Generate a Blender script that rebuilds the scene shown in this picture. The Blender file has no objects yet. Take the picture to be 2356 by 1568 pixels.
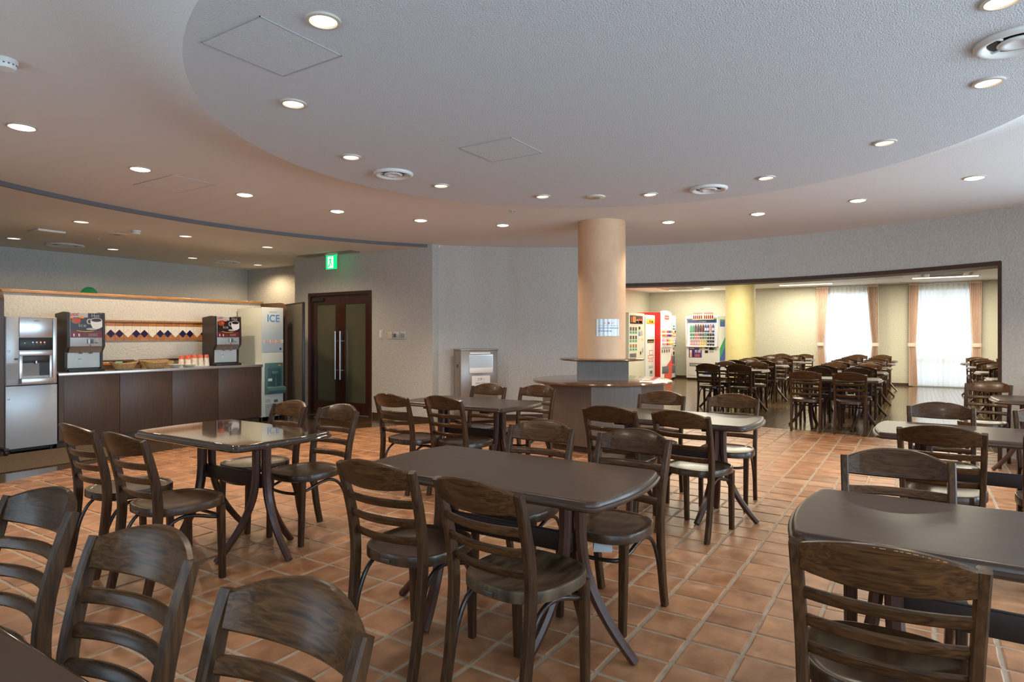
import bpy, bmesh, math, random
from mathutils import Vector, Matrix
random.seed(7)
PI = math.pi
scene = bpy.context.scene
COL = scene.collection
# ------------------------------------------------------------------ camera
TH = 0.574; CAMZ = 1.285
cd = bpy.data.cameras.new('camera'); cam = bpy.data.objects.new('camera', cd); COL.objects.link(cam)
cam.location = (0, 0, CAMZ); cam.rotation_euler = (PI / 2, 0, TH)
cd.sensor_width = 36.0; cd.lens = 1445.0 / 2356 * 36.0
cd.shift_x = 0.0; cd.shift_y = -(784 - 772) / 2356.0
cd.clip_start = 0.05; cd.clip_end = 200
scene.camera = cam
# ------------------------------------------------------------------ world, exposure
w = bpy.data.worlds.new('sky'); scene.world = w; w.use_nodes = True
bg = w.node_tree.nodes['Background']; bg.inputs[0].default_value = (0.72, 0.86, 1.0, 1); bg.inputs[1].default_value = 1.2
vs = scene.view_settings
vs.view_transform = 'Standard'; vs.look = 'None'; vs.gamma = 1.0; vs.use_curve_mapping = False
vs.exposure = -0.22
DAY = 70.0          # W per room window (behind the camera)
DAYCOL = (0.60, 0.82, 1.0)
FARDAY = 20.0      # W per far-room window
RINGW, DISCW, ALCW = 105.0, 24.0, 88.0
WARM = (1.0, 0.84, 0.65)
TUBEW = 95.0

def area_light(name, loc, direction, sx, sy, power, col, parent=None, spread=PI):
    d = bpy.data.lights.new(name, 'AREA'); d.shape = 'RECTANGLE'; d.size = sx; d.size_y = sy
    d.energy = power; d.color = col; d.spread = spread
    o = bpy.data.objects.new(name, d); COL.objects.link(o)
    o.location = loc; o.rotation_euler = Vector(direction).to_track_quat('-Z', 'Y').to_euler()
    if parent: o.parent = parent
    return o

def spot(name, loc, power, col, parent=None, angle=124, blend=0.6, radius=0.05):
    d = bpy.data.lights.new(name, 'SPOT'); d.energy = power; d.color = col
    d.spot_size = math.radians(angle); d.spot_blend = blend; d.shadow_soft_size = radius
    o = bpy.data.objects.new(name, d); COL.objects.link(o); o.location = loc
    if parent: o.parent = parent
    return o

# ------------------------------------------------------------------ materials
def mat(name, col, rough=0.5, metal=0.0, spec=0.5, coat=0.0, emit=None, estr=0.0, bump=None, bscale=100, trans=0.0, sheen=0):
    m = bpy.data.materials.new(name); m.use_nodes = True
    nt = m.node_tree; b = nt.nodes['Principled BSDF']
    b.inputs['Base Color'].default_value = (*col, 1); b.inputs['Roughness'].default_value = rough
    b.inputs['Metallic'].default_value = metal; b.inputs['Specular IOR Level'].default_value = spec
    b.inputs['Coat Weight'].default_value = coat; b.inputs['Coat Roughness'].default_value = 0.1
    b.inputs['Transmission Weight'].default_value = trans
    if emit: b.inputs['Emission Color'].default_value = (*emit, 1); b.inputs['Emission Strength'].default_value = estr
    if bump:
        tc = nt.nodes.new('ShaderNodeTexCoord'); n = nt.nodes.new('ShaderNodeTexNoise'); bp = nt.nodes.new('ShaderNodeBump')
        n.inputs['Scale'].default_value = bscale; n.inputs['Detail'].default_value = 3
        bp.inputs['Strength'].default_value = bump; bp.inputs['Distance'].default_value = 0.01
        nt.links.new(tc.outputs['Object'], n.inputs['Vector']); nt.links.new(n.outputs['Fac'], bp.inputs['Height'])
        nt.links.new(bp.outputs['Normal'], b.inputs['Normal'])
    return m

def noisy(name, c1, c2, rough=0.5, scale=(3, 3, 3), detail=4, coat=0.0, bump=0.0, rnd=0.0, spec=0.5, nscale=5.0, island=False, metal=0.0, dist=0.3, coatr=0.12, bdist=0.004):
    """two-colour noise in object space, stretched by scale; rnd varies the value from object to object"""
    m = bpy.data.materials.new(name); m.use_nodes = True
    nt = m.node_tree; N = nt.nodes; L = nt.links; b = N['Principled BSDF']
    tc = N.new('ShaderNodeTexCoord'); mp = N.new('ShaderNodeMapping'); n = N.new('ShaderNodeTexNoise'); r = N.new('ShaderNodeValToRGB')
    mp.inputs['Scale'].default_value = scale; n.inputs['Scale'].default_value = nscale; n.inputs['Detail'].default_value = detail
    n.inputs['Distortion'].default_value = dist
    r.color_ramp.elements[0].position = 0.32; r.color_ramp.elements[1].position = 0.68
    r.color_ramp.elements[0].color = (*c1, 1); r.color_ramp.elements[1].color = (*c2, 1)
    oi = N.new('ShaderNodeObjectInfo'); add = N.new('ShaderNodeMath'); add.operation = 'ADD'
    geo = N.new('ShaderNodeNewGeometry'); fr = N.new('ShaderNodeMath'); fr.operation = 'FRACT'
    L.new(oi.outputs['Random'], add.inputs[0]); L.new(geo.outputs['Random Per Island'] if island else oi.outputs['Random'], add.inputs[1])
    L.new(add.outputs[0], fr.inputs[0])
    off = N.new('ShaderNodeVectorMath'); off.operation = 'SCALE'; cx = N.new('ShaderNodeCombineXYZ')
    for i in range(3): L.new(fr.outputs[0], cx.inputs[i])
    off.inputs['Scale'].default_value = 37.0; L.new(cx.outputs[0], off.inputs[0])
    va = N.new('ShaderNodeVectorMath'); va.operation = 'ADD'
    L.new(tc.outputs['Object'], mp.inputs['Vector']); L.new(mp.outputs[0], va.inputs[0]); L.new(off.outputs[0], va.inputs[1])
    L.new(va.outputs[0], n.inputs['Vector']); L.new(n.outputs['Fac'], r.inputs['Fac'])
    hsv = N.new('ShaderNodeHueSaturation'); mr = N.new('ShaderNodeMapRange')
    mr.inputs['To Min'].default_value = 1 - rnd; mr.inputs['To Max'].default_value = 1 + rnd
    L.new(fr.outputs[0], mr.inputs['Value']); L.new(mr.outputs[0], hsv.inputs['Value']); L.new(r.outputs['Color'], hsv.inputs['Color'])
    L.new(hsv.outputs['Color'], b.inputs['Base Color'])
    b.inputs['Roughness'].default_value = rough; b.inputs['Coat Weight'].default_value = coat; b.inputs['Coat Roughness'].default_value = coatr
    b.inputs['Specular IOR Level'].default_value = spec; b.inputs['Metallic'].default_value = metal
    if bump:
        bp = N.new('ShaderNodeBump'); bp.inputs['Strength'].default_value = bump; bp.inputs['Distance'].default_value = bdist
        L.new(n.outputs['Fac'], bp.inputs['Height']); L.new(bp.outputs['Normal'], b.inputs['Normal'])
    return m

def mixmat(name, transp, transl, diff, gloss, col=(1, 1, 1), rough=0.05):
    m = bpy.data.materials.new(name); m.use_nodes = True
    nt = m.node_tree; N = nt.nodes; L = nt.links
    out = N['Material Output']; N.remove(N['Principled BSDF'])
    cur = None; tot = 0
    for kind, wgt in (('ShaderNodeBsdfTransparent', transp), ('ShaderNodeBsdfTranslucent', transl), ('ShaderNodeBsdfDiffuse', diff), ('ShaderNodeBsdfGlossy', gloss)):
        if wgt <= 0: continue
        s = N.new(kind); s.inputs[0].default_value = (*col, 1)
        if kind.endswith('Glossy'): s.inputs['Roughness'].default_value = rough
        if cur is None: cur = s.outputs[0]; tot = wgt
        else:
            mx = N.new('ShaderNodeMixShader'); mx.inputs[0].default_value = wgt / (tot + wgt)
            L.new(cur, mx.inputs[1]); L.new(s.outputs[0], mx.inputs[2]); cur = mx.outputs[0]; tot += wgt
    L.new(cur, out.inputs['Surface'])
    return m

M = {}
M['plaster'] = noisy('plaster', (.485, .475, .445), (.555, .545, .51), rough=.9, scale=(1, 1, 1), nscale=38, detail=3, bump=1.0, spec=.2, bdist=.008)
M['plaster_far'] = noisy('plaster_far', (.50, .47, .38), (.57, .54, .44), rough=.9, scale=(1, 1, 1), nscale=45, detail=3, bump=.8, spec=.2, bdist=.008)
M['ceiling'] = mat('ceiling_paint', (.74, .73, .72), rough=.9, spec=.2, bump=.25, bscale=140)
M['ceiling_disc'] = mat('disc_paint', (.63, .64, .66), rough=.9, spec=.2, bump=.5, bscale=150)
M['ceiling_alc'] = mat('alcove_ceiling_paint', (.74, .70, .64), rough=.9, spec=.2, bump=.15, bscale=140)
M['ceiling_far'] = mat('far_ceiling_paint', (.82, .81, .78), rough=.9, spec=.2)
M['tile'] = noisy('terracotta', (.24, .098, .040), (.43, .205, .098), rough=.40, scale=(1, 1, 1), nscale=8, detail=6, bump=.25, rnd=.16, island=True, spec=.45)
M['grout'] = noisy('grout', (.33, .25, .175), (.42, .325, .235), rough=.85, scale=(1, 1, 1), nscale=20, bump=.3)
M['plank'] = noisy('dark_plank', (.075, .045, .02), (.125, .078, .036), rough=.17, scale=(14, .9, 1), nscale=4, detail=5, rnd=.18, island=True, spec=.5)
M['woodfloor'] = mat('joint_highlight', (.15, .115, .075), rough=.4)  # pale joint colour paints in the highlights of the plank grooves
M['darkfloor'] = noisy('dark_wood_floor', (.045, .026, .012), (.08, .048, .02), rough=.15, scale=(2, 10, 1), nscale=4)
M['chair_x'] = noisy('chair_wood_across', (.028, .0115, .0045), (.098, .042, .0145), rough=.30, scale=(1.5, 26, 30), nscale=3.2, detail=5, rnd=.22, coat=.06, dist=1.2, spec=.22)
M['chair_z'] = noisy('chair_wood_along', (.027, .0115, .005), (.078, .034, .0122), rough=.4, scale=(22, 22, 2.2), nscale=4, detail=5, rnd=.2, coat=.05, spec=.22)
M['seat'] = noisy('seat_wood', (.030, .014, .0065), (.072, .034, .0135), rough=.30, scale=(10, 2, 2), nscale=3, detail=5, rnd=.2, coat=.16, spec=.3)
M['seat_worn'] = noisy('worn_seat_wood', (.028, .015, .008), (.12, .072, .036), rough=.42, scale=(9, 2.4, 2), nscale=3, detail=6, rnd=.1, coat=.05, spec=.25)
M['hoop'] = mat('hoop_wood', (.022, .012, .008), rough=.3, coat=.3)
M['top'] = noisy('table_top_wood', (.034, .0155, .0085), (.056, .027, .0135), rough=.34, scale=(1.2, 9, 2), nscale=3, detail=4, rnd=.12, coat=.12, coatr=.16, spec=.38)
M['top_gloss'] = noisy('glossy_table_top_wood', (.030, .018, .011), (.045, .026, .016), rough=.07, scale=(1.2, 9, 2), nscale=3, detail=4, coat=.6, coatr=.03)
M['tleg'] = noisy('table_leg_wood', (.046, .016, .009), (.070, .025, .014), rough=.3, scale=(10, 10, 1), nscale=3, coat=.2, spec=.35)
M['tbeam'] = mat('table_beam_wood', (.026, .013, .009), rough=.5, spec=.25)
M['laminate'] = noisy('counter_laminate', (.085, .046, .028), (.118, .066, .042), rough=.42, scale=(40, 40, 1.2), nscale=3, detail=4)
M['laminate_grey'] = noisy('greyish_laminate', (.115, .080, .060), (.145, .105, .082), rough=.32, scale=(50, 50, 1.2), nscale=3, detail=4)
M['rail'] = noisy('oak_rail', (.30, .145, .045), (.42, .21, .075), rough=.4, scale=(10, 2, 10), nscale=4, coat=.2)
M['topwood'] = noisy('bar_top_wood', (.085, .042, .020), (.14, .072, .034), rough=.18, scale=(2, 9, 2), nscale=3, coat=.6, coatr=.05)
M['darkwood'] = noisy('dark_trim_wood', (.045, .022, .013), (.07, .036, .022), rough=.45, scale=(8, 8, 8), nscale=3)
M['doorwood'] = noisy('door_wood', (.040, .012, .008), (.062, .020, .012), rough=.32, scale=(14, 14, 1.5), nscale=3, coat=.3)
M['frosted'] = mat('frosted_glass', (.10, .10, .065), rough=.16, spec=.6)
M['metal'] = mat('brushed_steel', (.62, .63, .64), rough=.3, metal=.9)
M['metal_panel'] = mat('silver_panel', (.56, .60, .63), rough=.34, metal=.25)
M['steel_dark'] = mat('dark_steel', (.12, .12, .12), rough=.3, metal=.8)
M['binmetal'] = mat('taupe_metal', (.30, .255, .225), rough=.32, metal=.5)
M['black'] = mat('black_plastic', (.014, .013, .013), rough=.4)
M['brownblack'] = mat('brown_black_plastic', (.03, .022, .018), rough=.4)
M['grey'] = mat('grey_plastic', (.30, .30, .29), rough=.5)
M['screen_cloth'] = noisy('screen_cloth', (.085, .078, .062), (.11, .10, .08), rough=.95, scale=(1, 1, 1), nscale=120)
M['white'] = mat('white_plastic', (.80, .80, .77), rough=.35)
M['cream'] = mat('cream_paint', (.74, .70, .56), rough=.35)
M['beige'] = mat('beige_paint', (.66, .58, .43), rough=.4)
M['icegrey'] = mat('icemaker_enamel', (.62, .66, .60), rough=.3)
M['icedoor'] = mat('icemaker_door', (.66, .72, .70), rough=.25)
M['teal'] = mat('teal_plastic', (.075, .17, .17), rough=.4)
M['teal_dark'] = mat('dark_teal_plastic', (.04, .10, .105), rough=.5)
M['paper'] = mat('paper', (.80, .81, .80), rough=.8)
M['paper_dull'] = mat('laminated_paper', (.62, .65, .67), rough=.22, coat=.4)
M['red'] = mat('red', (.62, .02, .02), rough=.3)
M['redtext'] = mat('red_print', (.65, .08, .05), rough=.6)
M['orange'] = mat('orange_print', (.85, .28, .05), rough=.6)
M['bluetext'] = mat('blue_print', (.10, .33, .75), rough=.5)
M['navy'] = mat('navy', (.012, .010, .06), rough=.1, coat=.6)
M['blue'] = mat('blue_print_strong', (.04, .10, .42), rough=.4)
M['green'] = mat('green_print', (.03, .36, .12), rough=.4)
M['greydark'] = mat('grey_print', (.12, .12, .13), rough=.6)
M['greylight'] = mat('light_grey_print', (.45, .46, .47), rough=.6)
M['yellow'] = mat('yellow_print', (.85, .62, .05), rough=.5)
M['purple'] = mat('purple_print', (.10, .06, .26), rough=.4)
M['maroon'] = mat('maroon_print', (.16, .012, .015), rough=.35)
M['coffee'] = mat('coffee_print', (.020, .008, .005), rough=.3)
M['amber'] = mat('amber_print', (.35, .06, .015), rough=.3)
M['pink'] = mat('pink_print', (.80, .40, .48), rough=.5)
M['terratrim'] = noisy('trim_tile', (.33, .13, .04), (.45, .19, .065), rough=.3, scale=(1, 3, 12), nscale=5, rnd=.15)
M['whitetile'] = mat('white_glazed_tile', (.72, .68, .60), rough=.08, coat=.5)
M['basket'] = noisy('wicker', (.30, .19, .08), (.48, .33, .15), rough=.7, scale=(1, 1, 1), nscale=60, bump=1.0)
M['boxwood'] = noisy('brown_box_wood', (.10, .05, .025), (.16, .08, .04), rough=.5, scale=(1, 9, 9), nscale=4)
M['ceramic'] = mat('white_ceramic', (.75, .73, .68), rough=.2)
M['mat'] = noisy('brown_doormat', (.07, .045, .028), (.13, .088, .055), rough=1.0, scale=(1, 1, 1), nscale=90, bump=1.0)
M['pillar'] = noisy('salmon_stucco', (.62, .385, .225), (.68, .44, .275), rough=.6, scale=(1, 1, .7), nscale=4, detail=6, dist=1.5)
M['pillar_yellow'] = noisy('yellow_stucco', (.66, .55, .24), (.72, .62, .31), rough=.6, scale=(1, 1, .7), nscale=4, detail=6, dist=1.5)
M['drape'] = noisy('salmon_drape', (.66, .48, .38), (.74, .56, .46), rough=.9, scale=(6, 6, .3), nscale=3)
M['sheer'] = mixmat('sheer_curtain', .14, .64, .22, 0, (.97, .985, 1.0))
M['glass'] = mixmat('window_glass', .92, 0, 0, .08)
M['vglass'] = mixmat('display_glass', .94, 0, 0, .06)
M['lens_warm'] = mat('lit_lens', (1, 1, 1), emit=(1.0, .86, .64), estr=15)
M['lens_disc'] = mat('lit_soft_lens', (1, 1, 1), emit=(1.0, .83, .60), estr=4.5)
M['lens_alc'] = mat('lit_alcove_lens', (1, 1, 1), emit=(1.0, .80, .58), estr=3.2)
M['tube'] = mat('lit_tube', (1, 1, 1), emit=(1.0, .93, .70), estr=4.0)
M['vlit'] = mat('lit_display_back', (.9, .9, .95), emit=(.92, .95, 1.0), estr=.40)
M['exit_green'] = mat('lit_green_sign', (.0, .5, .2), emit=(.0, .80, .22), estr=1.2)
M['exit_white'] = mat('lit_white_sign', (1, 1, 1), emit=(.85, 1.0, .88), estr=1.3)
M['led_blue'] = mat('led_blue', (0, 0, 1), emit=(.1, .3, 1), estr=4)
M['led_red'] = mat('led_red', (1, 0, 0), emit=(1, .2, .08), estr=4)
M['led_green'] = mat('led_green', (0, 1, 0), emit=(.1, 1, .2), estr=2)
M['ivory'] = mat('ivory_plastic', (.66, .60, .47), rough=.5)
M['ringtrim'] = mat('light_trim_ring', (.55, .48, .40), rough=.4)
M['seam'] = mat('hatch_seam', (.42, .43, .43), rough=.5, metal=.3)
M['vent'] = mat('vent_enamel', (.70, .68, .65), rough=.35)

# ------------------------------------------------------------------ geometry helpers
def obj(name, verts, faces, m, parent=None, smooth=False, loc=(0, 0, 0), rot=(0, 0, 0)):
    me = bpy.data.meshes.new(name); me.from_pydata([tuple(v) for v in verts], [], faces); me.update()
    if m is not None: me.materials.append(M[m] if isinstance(m, str) else m)
    if smooth is True:
        for p in me.polygons: p.use_smooth = True
    elif smooth:
        for p in me.polygons: p.use_smooth = True
        try: me.set_sharp_from_angle(angle=smooth)
        except Exception: pass
    o = bpy.data.objects.new(name, me); COL.objects.link(o); o.location = loc; o.rotation_euler = rot
    if parent is not None: o.parent = parent
    return o
SH = math.radians(38)

def from_bm(name, bm, m, parent=None, smooth=False, loc=(0, 0, 0), rot=(0, 0, 0)):
    me = bpy.data.meshes.new(name); bmesh.ops.recalc_face_normals(bm, faces=bm.faces[:]); bm.to_mesh(me); bm.free()
    me.materials.append(M[m] if isinstance(m, str) else m)
    if smooth:
        for p in me.polygons: p.use_smooth = True
        if smooth is not True: me.set_sharp_from_angle(angle=smooth)
    o = bpy.data.objects.new(name, me); COL.objects.link(o); o.location = loc; o.rotation_euler = rot
    if parent is not None: o.parent = parent
    return o

def box_bm(size, c=(0, 0, 0), bevel=0.0, seg=2, bm=None):
    b2 = bmesh.new(); bmesh.ops.create_cube(b2, size=1)
    for v in b2.verts: v.co = Vector((v.co.x * size[0] + c[0], v.co.y * size[1] + c[1], v.co.z * size[2] + c[2]))
    if bevel > 0: bmesh.ops.bevel(b2, geom=b2.edges[:], offset=min(bevel, .49 * min(size)), segments=seg, affect='EDGES', profile=.5)
    if bm is None: return b2
    me = bpy.data.meshes.new('t'); b2.to_mesh(me); b2.free(); bm.from_mesh(me); bpy.data.meshes.remove(me)
    return bm

def box(name, size, c, m, parent=None, bevel=0.0, loc=(0, 0, 0), rot=(0, 0, 0), seg=2):
    return from_bm(name, box_bm(size, c, bevel, seg), m, parent, smooth=SH if bevel else False, loc=loc, rot=rot)

def span(name, x0, x1, y0, y1, z0, z1, m, parent=None, bevel=0.0, **k):
    return box(name, (x1 - x0, y1 - y0, z1 - z0), ((x0 + x1) / 2, (y0 + y1) / 2, (z0 + z1) / 2), m, parent, bevel, **k)

def lathe(name, prof, m, parent=None, segs=32, loc=(0, 0, 0), rot=(0, 0, 0), smooth=SH, sx=1, sy=1):
    vs_, fs = [], []; n = len(prof)
    for i in range(segs):
        a = 2 * PI * i / segs
        for r, z in prof: vs_.append((r * math.cos(a) * sx, r * math.sin(a) * sy, z))
    for i in range(segs):
        j = (i + 1) % segs
        for k in range(n - 1): fs.append((i * n + k, j * n + k, j * n + k + 1, i * n + k + 1))
    if prof[0][0] > 1e-6: fs.append(tuple(i * n for i in range(segs))[::-1])
    if prof[-1][0] > 1e-6: fs.append(tuple(i * n + n - 1 for i in range(segs)))
    bm = bmesh.new(); bv = [bm.verts.new(v) for v in vs_]
    for f in fs:
        try: bm.faces.new([bv[i] for i in f])
        except ValueError: pass
    bmesh.ops.remove_doubles(bm, verts=bm.verts[:], dist=1e-6)
    return from_bm(name, bm, m, parent, smooth=smooth, loc=loc, rot=rot)

def prism(name, poly, z0, z1, m, parent=None, bevel=0.0, loc=(0, 0, 0), rot=(0, 0, 0), smooth=False, plane='xy'):
    """extrude a polygon; plane 'xz' makes z0..z1 the y range (front y=z0)"""
    n = len(poly)
    def P(p, h): return (p[0], p[1], h) if plane == 'xy' else ((p[0], h, p[1]) if plane == 'xz' else (h, p[0], p[1]))
    bm = bmesh.new()
    a = [bm.verts.new(P(p, z0)) for p in poly]; b = [bm.verts.new(P(p, z1)) for p in poly]
    bm.faces.new(a[::-1]); bm.faces.new(b)
    for i in range(n): bm.faces.new((a[i], a[(i + 1) % n], b[(i + 1) % n], b[i]))
    if bevel: 
        bmesh.ops.recalc_face_normals(bm, faces=bm.faces[:])
        bmesh.ops.bevel(bm, geom=bm.edges[:], offset=bevel, segments=2, affect='EDGES', profile=.5)
    return from_bm(name, bm, m, parent, smooth=smooth, loc=loc, rot=rot)

def sweep_geo(path, prof_fn, up=Vector((1, 0, 0))):
    """path of Vectors; prof_fn(i) -> [(a,b)] in the frame (side, normal)"""
    vs_, fs = [], []; n = None
    for i, p in enumerate(path):
        t = (path[min(i + 1, len(path) - 1)] - path[max(i - 1, 0)]).normalized()
        s = (up - t * up.dot(t)); s = s.normalized() if s.length > 1e-6 else Vector((0, 1, 0)); nn = t.cross(s)
        pr = prof_fn(i); n = len(pr)
        for a, b in pr: vs_.append(p + s * a + nn * b)
    for i in range(len(path) - 1):
        for k in range(n):
            k2 = (k + 1) % n; fs.append((i * n + k, i * n + k2, (i + 1) * n + k2, (i + 1) * n + k))
    fs.append(tuple(range(n))[::-1]); fs.append(tuple((len(path) - 1) * n + k for k in range(n)))
    return vs_, fs

def rrect(w_, d, c):
    a, b = w_ / 2, d / 2; c = min(c, a * .9, b * .9)
    return [(a - c, -b), (a, -b + c), (a, b - c), (a - c, b), (-a + c, b), (-a, b - c), (-a, -b + c), (-a + c, -b)]

def circ(r, n=10): return [(r * math.cos(2 * PI * k / n), r * math.sin(2 * PI * k / n)) for k in range(n)]

def smooth_path(pts, n=6):
    P = [Vector(p) for p in pts]; out = []
    for i in range(len(P) - 1):
        p0, p1, p2, p3 = P[max(i - 1, 0)], P[i], P[i + 1], P[min(i + 2, len(P) - 1)]
        for k in range(n):
            t = k / n; out.append(.5 * ((2 * p1) + (p2 - p0) * t + (2 * p0 - 5 * p1 + 4 * p2 - p3) * t * t + (3 * p1 - p0 - 3 * p2 + p3) * t ** 3))
    out.append(P[-1]); return out

def tag(o, label, cat, group=None):
    o['label'] = label; o['category'] = cat
    if group: o['group'] = group
    return o

def thing(name, label, cat, loc=(0, 0, 0), rotz=0, group=None):
    o = bpy.data.objects.new(name, None); o.empty_display_size = .1; COL.objects.link(o); o.location = loc; o.rotation_euler = (0, 0, rotz)
    return tag(o, label, cat, group)

def struct(o): o['kind'] = 'structure'; return o
def stuff(o): o['kind'] = 'stuff'; return o

def dup(root, loc, rotz, label, group=None):
    r = root.copy(); COL.objects.link(r); r.location = loc; r.rotation_euler = (0, 0, rotz); r['label'] = label
    if group: r['group'] = group
    for ch in list(root.children):
        c = ch.copy(); COL.objects.link(c); c.parent = r
        for g in ch.children:
            d = g.copy(); COL.objects.link(d); d.parent = c
    return r

def text(body, size, loc, m, parent, rot=(PI / 2, 0, 0), align='CENTER', shear=0.0, sx=1.0, name='lettering', bold=0.0):
    c = bpy.data.curves.new(name, 'FONT'); c.body = body; c.size = size; c.align_x = align; c.align_y = 'CENTER'
    c.extrude = .0004; c.shear = shear; c.offset = bold; c.resolution_u = 3
    c.materials.append(M[m]); tmp = bpy.data.objects.new('tmp', c); COL.objects.link(tmp)
    bpy.context.view_layer.update()
    me = bpy.data.meshes.new_from_object(tmp.evaluated_get(bpy.context.evaluated_depsgraph_get()))
    bpy.data.objects.remove(tmp); bpy.data.curves.remove(c)
    if not me.materials: me.materials.append(M[m])
    o = bpy.data.objects.new(name, me); COL.objects.link(o)
    o.location = loc; o.rotation_euler = rot; o.scale = (sx, 1, 1); o.parent = parent
    return o

ORD = ['first', 'second', 'third', 'fourth', 'fifth', 'sixth', 'seventh', 'eighth', 'ninth', 'tenth', 'eleventh', 'twelfth', 'thirteenth']

# ------------------------------------------------------------------ room plan (metres; x,y aligned with the tile grid)
CX, CY = -2.0, 4.1
def lerp_table(tab, a):
    if a <= tab[0][0]: return tab[0][1]
    for (a0, v0), (a1, v1) in zip(tab, tab[1:]):
        if a <= a1: return v0 + (v1 - v0) * (a - a0) / (a1 - a0)
    return tab[-1][1]
RT = [(-180, 5.1), (-60, 5.1), (-40, 5.6), (0, 6.0), (38, 5.8), (46, 5.3), (53, 5.1), (360, 5.1)]
def RW(a): return lerp_table(RT, a if a <= 235 else a - 360)
def pol(a, r): return (CX + r * math.cos(math.radians(a)), CY + r * math.sin(math.radians(a)))
ZR, ZD, ZA, ZF = 2.637, 2.52, 2.598, 2.632
JL, JR = 112.9, 57.5          # opening jambs
AC = 143.3                    # corner with the door wall
THK = 0.30

def arcwall(name, a0, a1, z0, z1, m, off0=0.0, off1=THK, step=2.0, parent=None):
    n = max(2, int(abs(a1 - a0) / step) + 1); vs_, fs = [], []
    for i in range(n + 1):
        a = a0 + (a1 - a0) * i / n; r = RW(a)
        zz1 = z1(a) if callable(z1) else z1; zz0 = z0(a) if callable(z0) else z0
        for rr, z in ((r + off0, zz0), (r + off1, zz0), (r + off1, zz1), (r + off0, zz1)):
            x, y = pol(a, rr); vs_.append((x, y, z))
    for i in range(n):
        for k in range(4): fs.append((i * 4 + k, i * 4 + (k + 1) % 4, i * 4 + 4 + (k + 1) % 4, i * 4 + 4 + k))
    fs.append((0, 1, 2, 3)); fs.append((n * 4 + 3, n * 4 + 2, n * 4 + 1, n * 4))
    bm = bmesh.new(); bv = [bm.verts.new(v) for v in vs_]
    for f in fs: bm.faces.new([bv[i] for i in f])
    return from_bm(name, bm, m, parent, smooth=SH)

HEAD = lambda a: 2.052 + (JL - a) / (JL - JR) * .006
struct(arcwall('wall_curved', JL, AC, 0, ZR, 'plaster'))
struct(arcwall('wall_header', JR, JL, HEAD, ZR, 'plaster'))
struct(arcwall('wall_east', 42, JR, 0, ZR, 'plaster'))
t1 = struct(arcwall('trim_1', JR, JL, lambda a: HEAD(a) - .026, lambda a: HEAD(a) + .022, 'darkwood', -.012, THK + .012))
struct(arcwall('trim_2', JR - .05, JR + .32, 0, lambda a: HEAD(a) + .012, 'darkwood', -.012, THK + .012, step=.2))
struct(arcwall('trim_3', JL - .3, JL + .05, 0, lambda a: HEAD(a) + .012, 'darkwood', -.012, THK + .012, step=.2))
struct(arcwall('baseboard_curved', JL + .4, AC, 0, .085, 'darkwood', -.014, .002))
# window wall behind the camera: sill, head, piers and glazed windows
WA = [-112] + [-84 + i * 14.0 for i in range(9)]
struct(arcwall('wall_south_sill', -150, 42, 0, .35, 'plaster'))
struct(arcwall('wall_south_head', -150, 42, 2.25, ZR, 'plaster'))
edges = [-150] + sum([[a, a + 12.5] for a in WA], []) + [42]
for k in range(0, len(edges), 2):
    if edges[k + 1] > edges[k]: struct(arcwall('wall_south_pier', edges[k], edges[k + 1], .35, 2.25, 'plaster'))
for i, a in enumerate(WA):
    wn = struct(arcwall('window_%d' % (i + 1), a, a + 12.5, .35, .40, 'steel_dark', .10, .16))
    arcwall('window_frame', a, a + 12.5, 2.20, 2.25, 'steel_dark', .10, .16, parent=wn)
    arcwall('window_mullion', a + 6.0, a + 6.5, .40, 2.20, 'steel_dark', .10, .16, parent=wn)
    arcwall('window_pane', a, a + 12.5, .40, 2.20, 'glass', .125, .131, parent=wn)
    mx, my = pol(a + 6.25, RW(a + 6.25) + .45)
    area_light('window_daylight', (mx, my, 1.35), (CX - mx, CY - my, -.12), 1.05, 1.8, DAY * (.46 if a < -75 else .5 if a < -40 else 1.75), DAYCOL)
# ------------------------------------------------------------------ alcove and far room walls
struct(span('wall_alcove_back', -11.45, -11.3, .3, 7.85, 0, 2.7, 'plaster'))
struct(span('wall_alcove_end', -11.3, -9.1, 7.70, 7.85, 0, 2.7, 'plaster'))
struct(span('wall_alcove_near', -11.3, -6.1, .15, .30, 0, 2.7, 'plaster'))
DV = 7.12
dl, dr, dh = -8.74, -7.24, 2.005
wd = struct(span('wall_door', dr, -6.0, DV, DV + .14, 0, 2.66, 'plaster'))
struct(span('wall_door_side', -9.1, dl, DV, DV + .14, 0, 2.66, 'plaster'))
struct(span('wall_door_head', dl, dr, DV, DV + .14, dh, 2.66, 'plaster'))
struct(span('wall_door_return', -9.1, -8.96, DV + .14, 7.70, 0, 2.66, 'plaster'))
struct(span('baseboard_door', dr + .02, -6.03, DV - .014, DV, 0, .08, 'darkwood'))
struct(span('baseboard_door_side', -9.1, dl - .02, DV - .014, DV, 0, .08, 'darkwood'))
struct(span('wall_light_stop', -9.1, -7.1, 8.5, 8.6, 0, 2.7, 'plaster'))  # unseen wall added to stop sky light leaking round the door
struct(span('wall_light_stop_side', -9.2, -9.1, 7.70, 8.6, 0, 2.7, 'plaster'))  # unseen side piece of the added light stop
struct(span('wall_far_left', -7.25, -7.1, 7.3, 19.1, 0, 2.7, 'plaster_far'))
struct(span('wall_far_right', 6.1, 6.25, 5.5, 19.1, 0, 2.7, 'plaster'))
struct(span('wall_far_close', 3.55, 6.1, 5.5, 5.65, 0, 2.7, 'plaster'))
FV = 18.95
wins = [(-2.16, -.98), (-.12, 1.20), (3.0, 4.3)]
xs = [-7.1] + sum([list(p) for p in wins], []) + [6.1]
for k in range(0, len(xs), 2): struct(span('wall_window_pier', xs[k], xs[k + 1], FV, FV + .15, 0, 2.7, 'plaster_far'))
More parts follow.
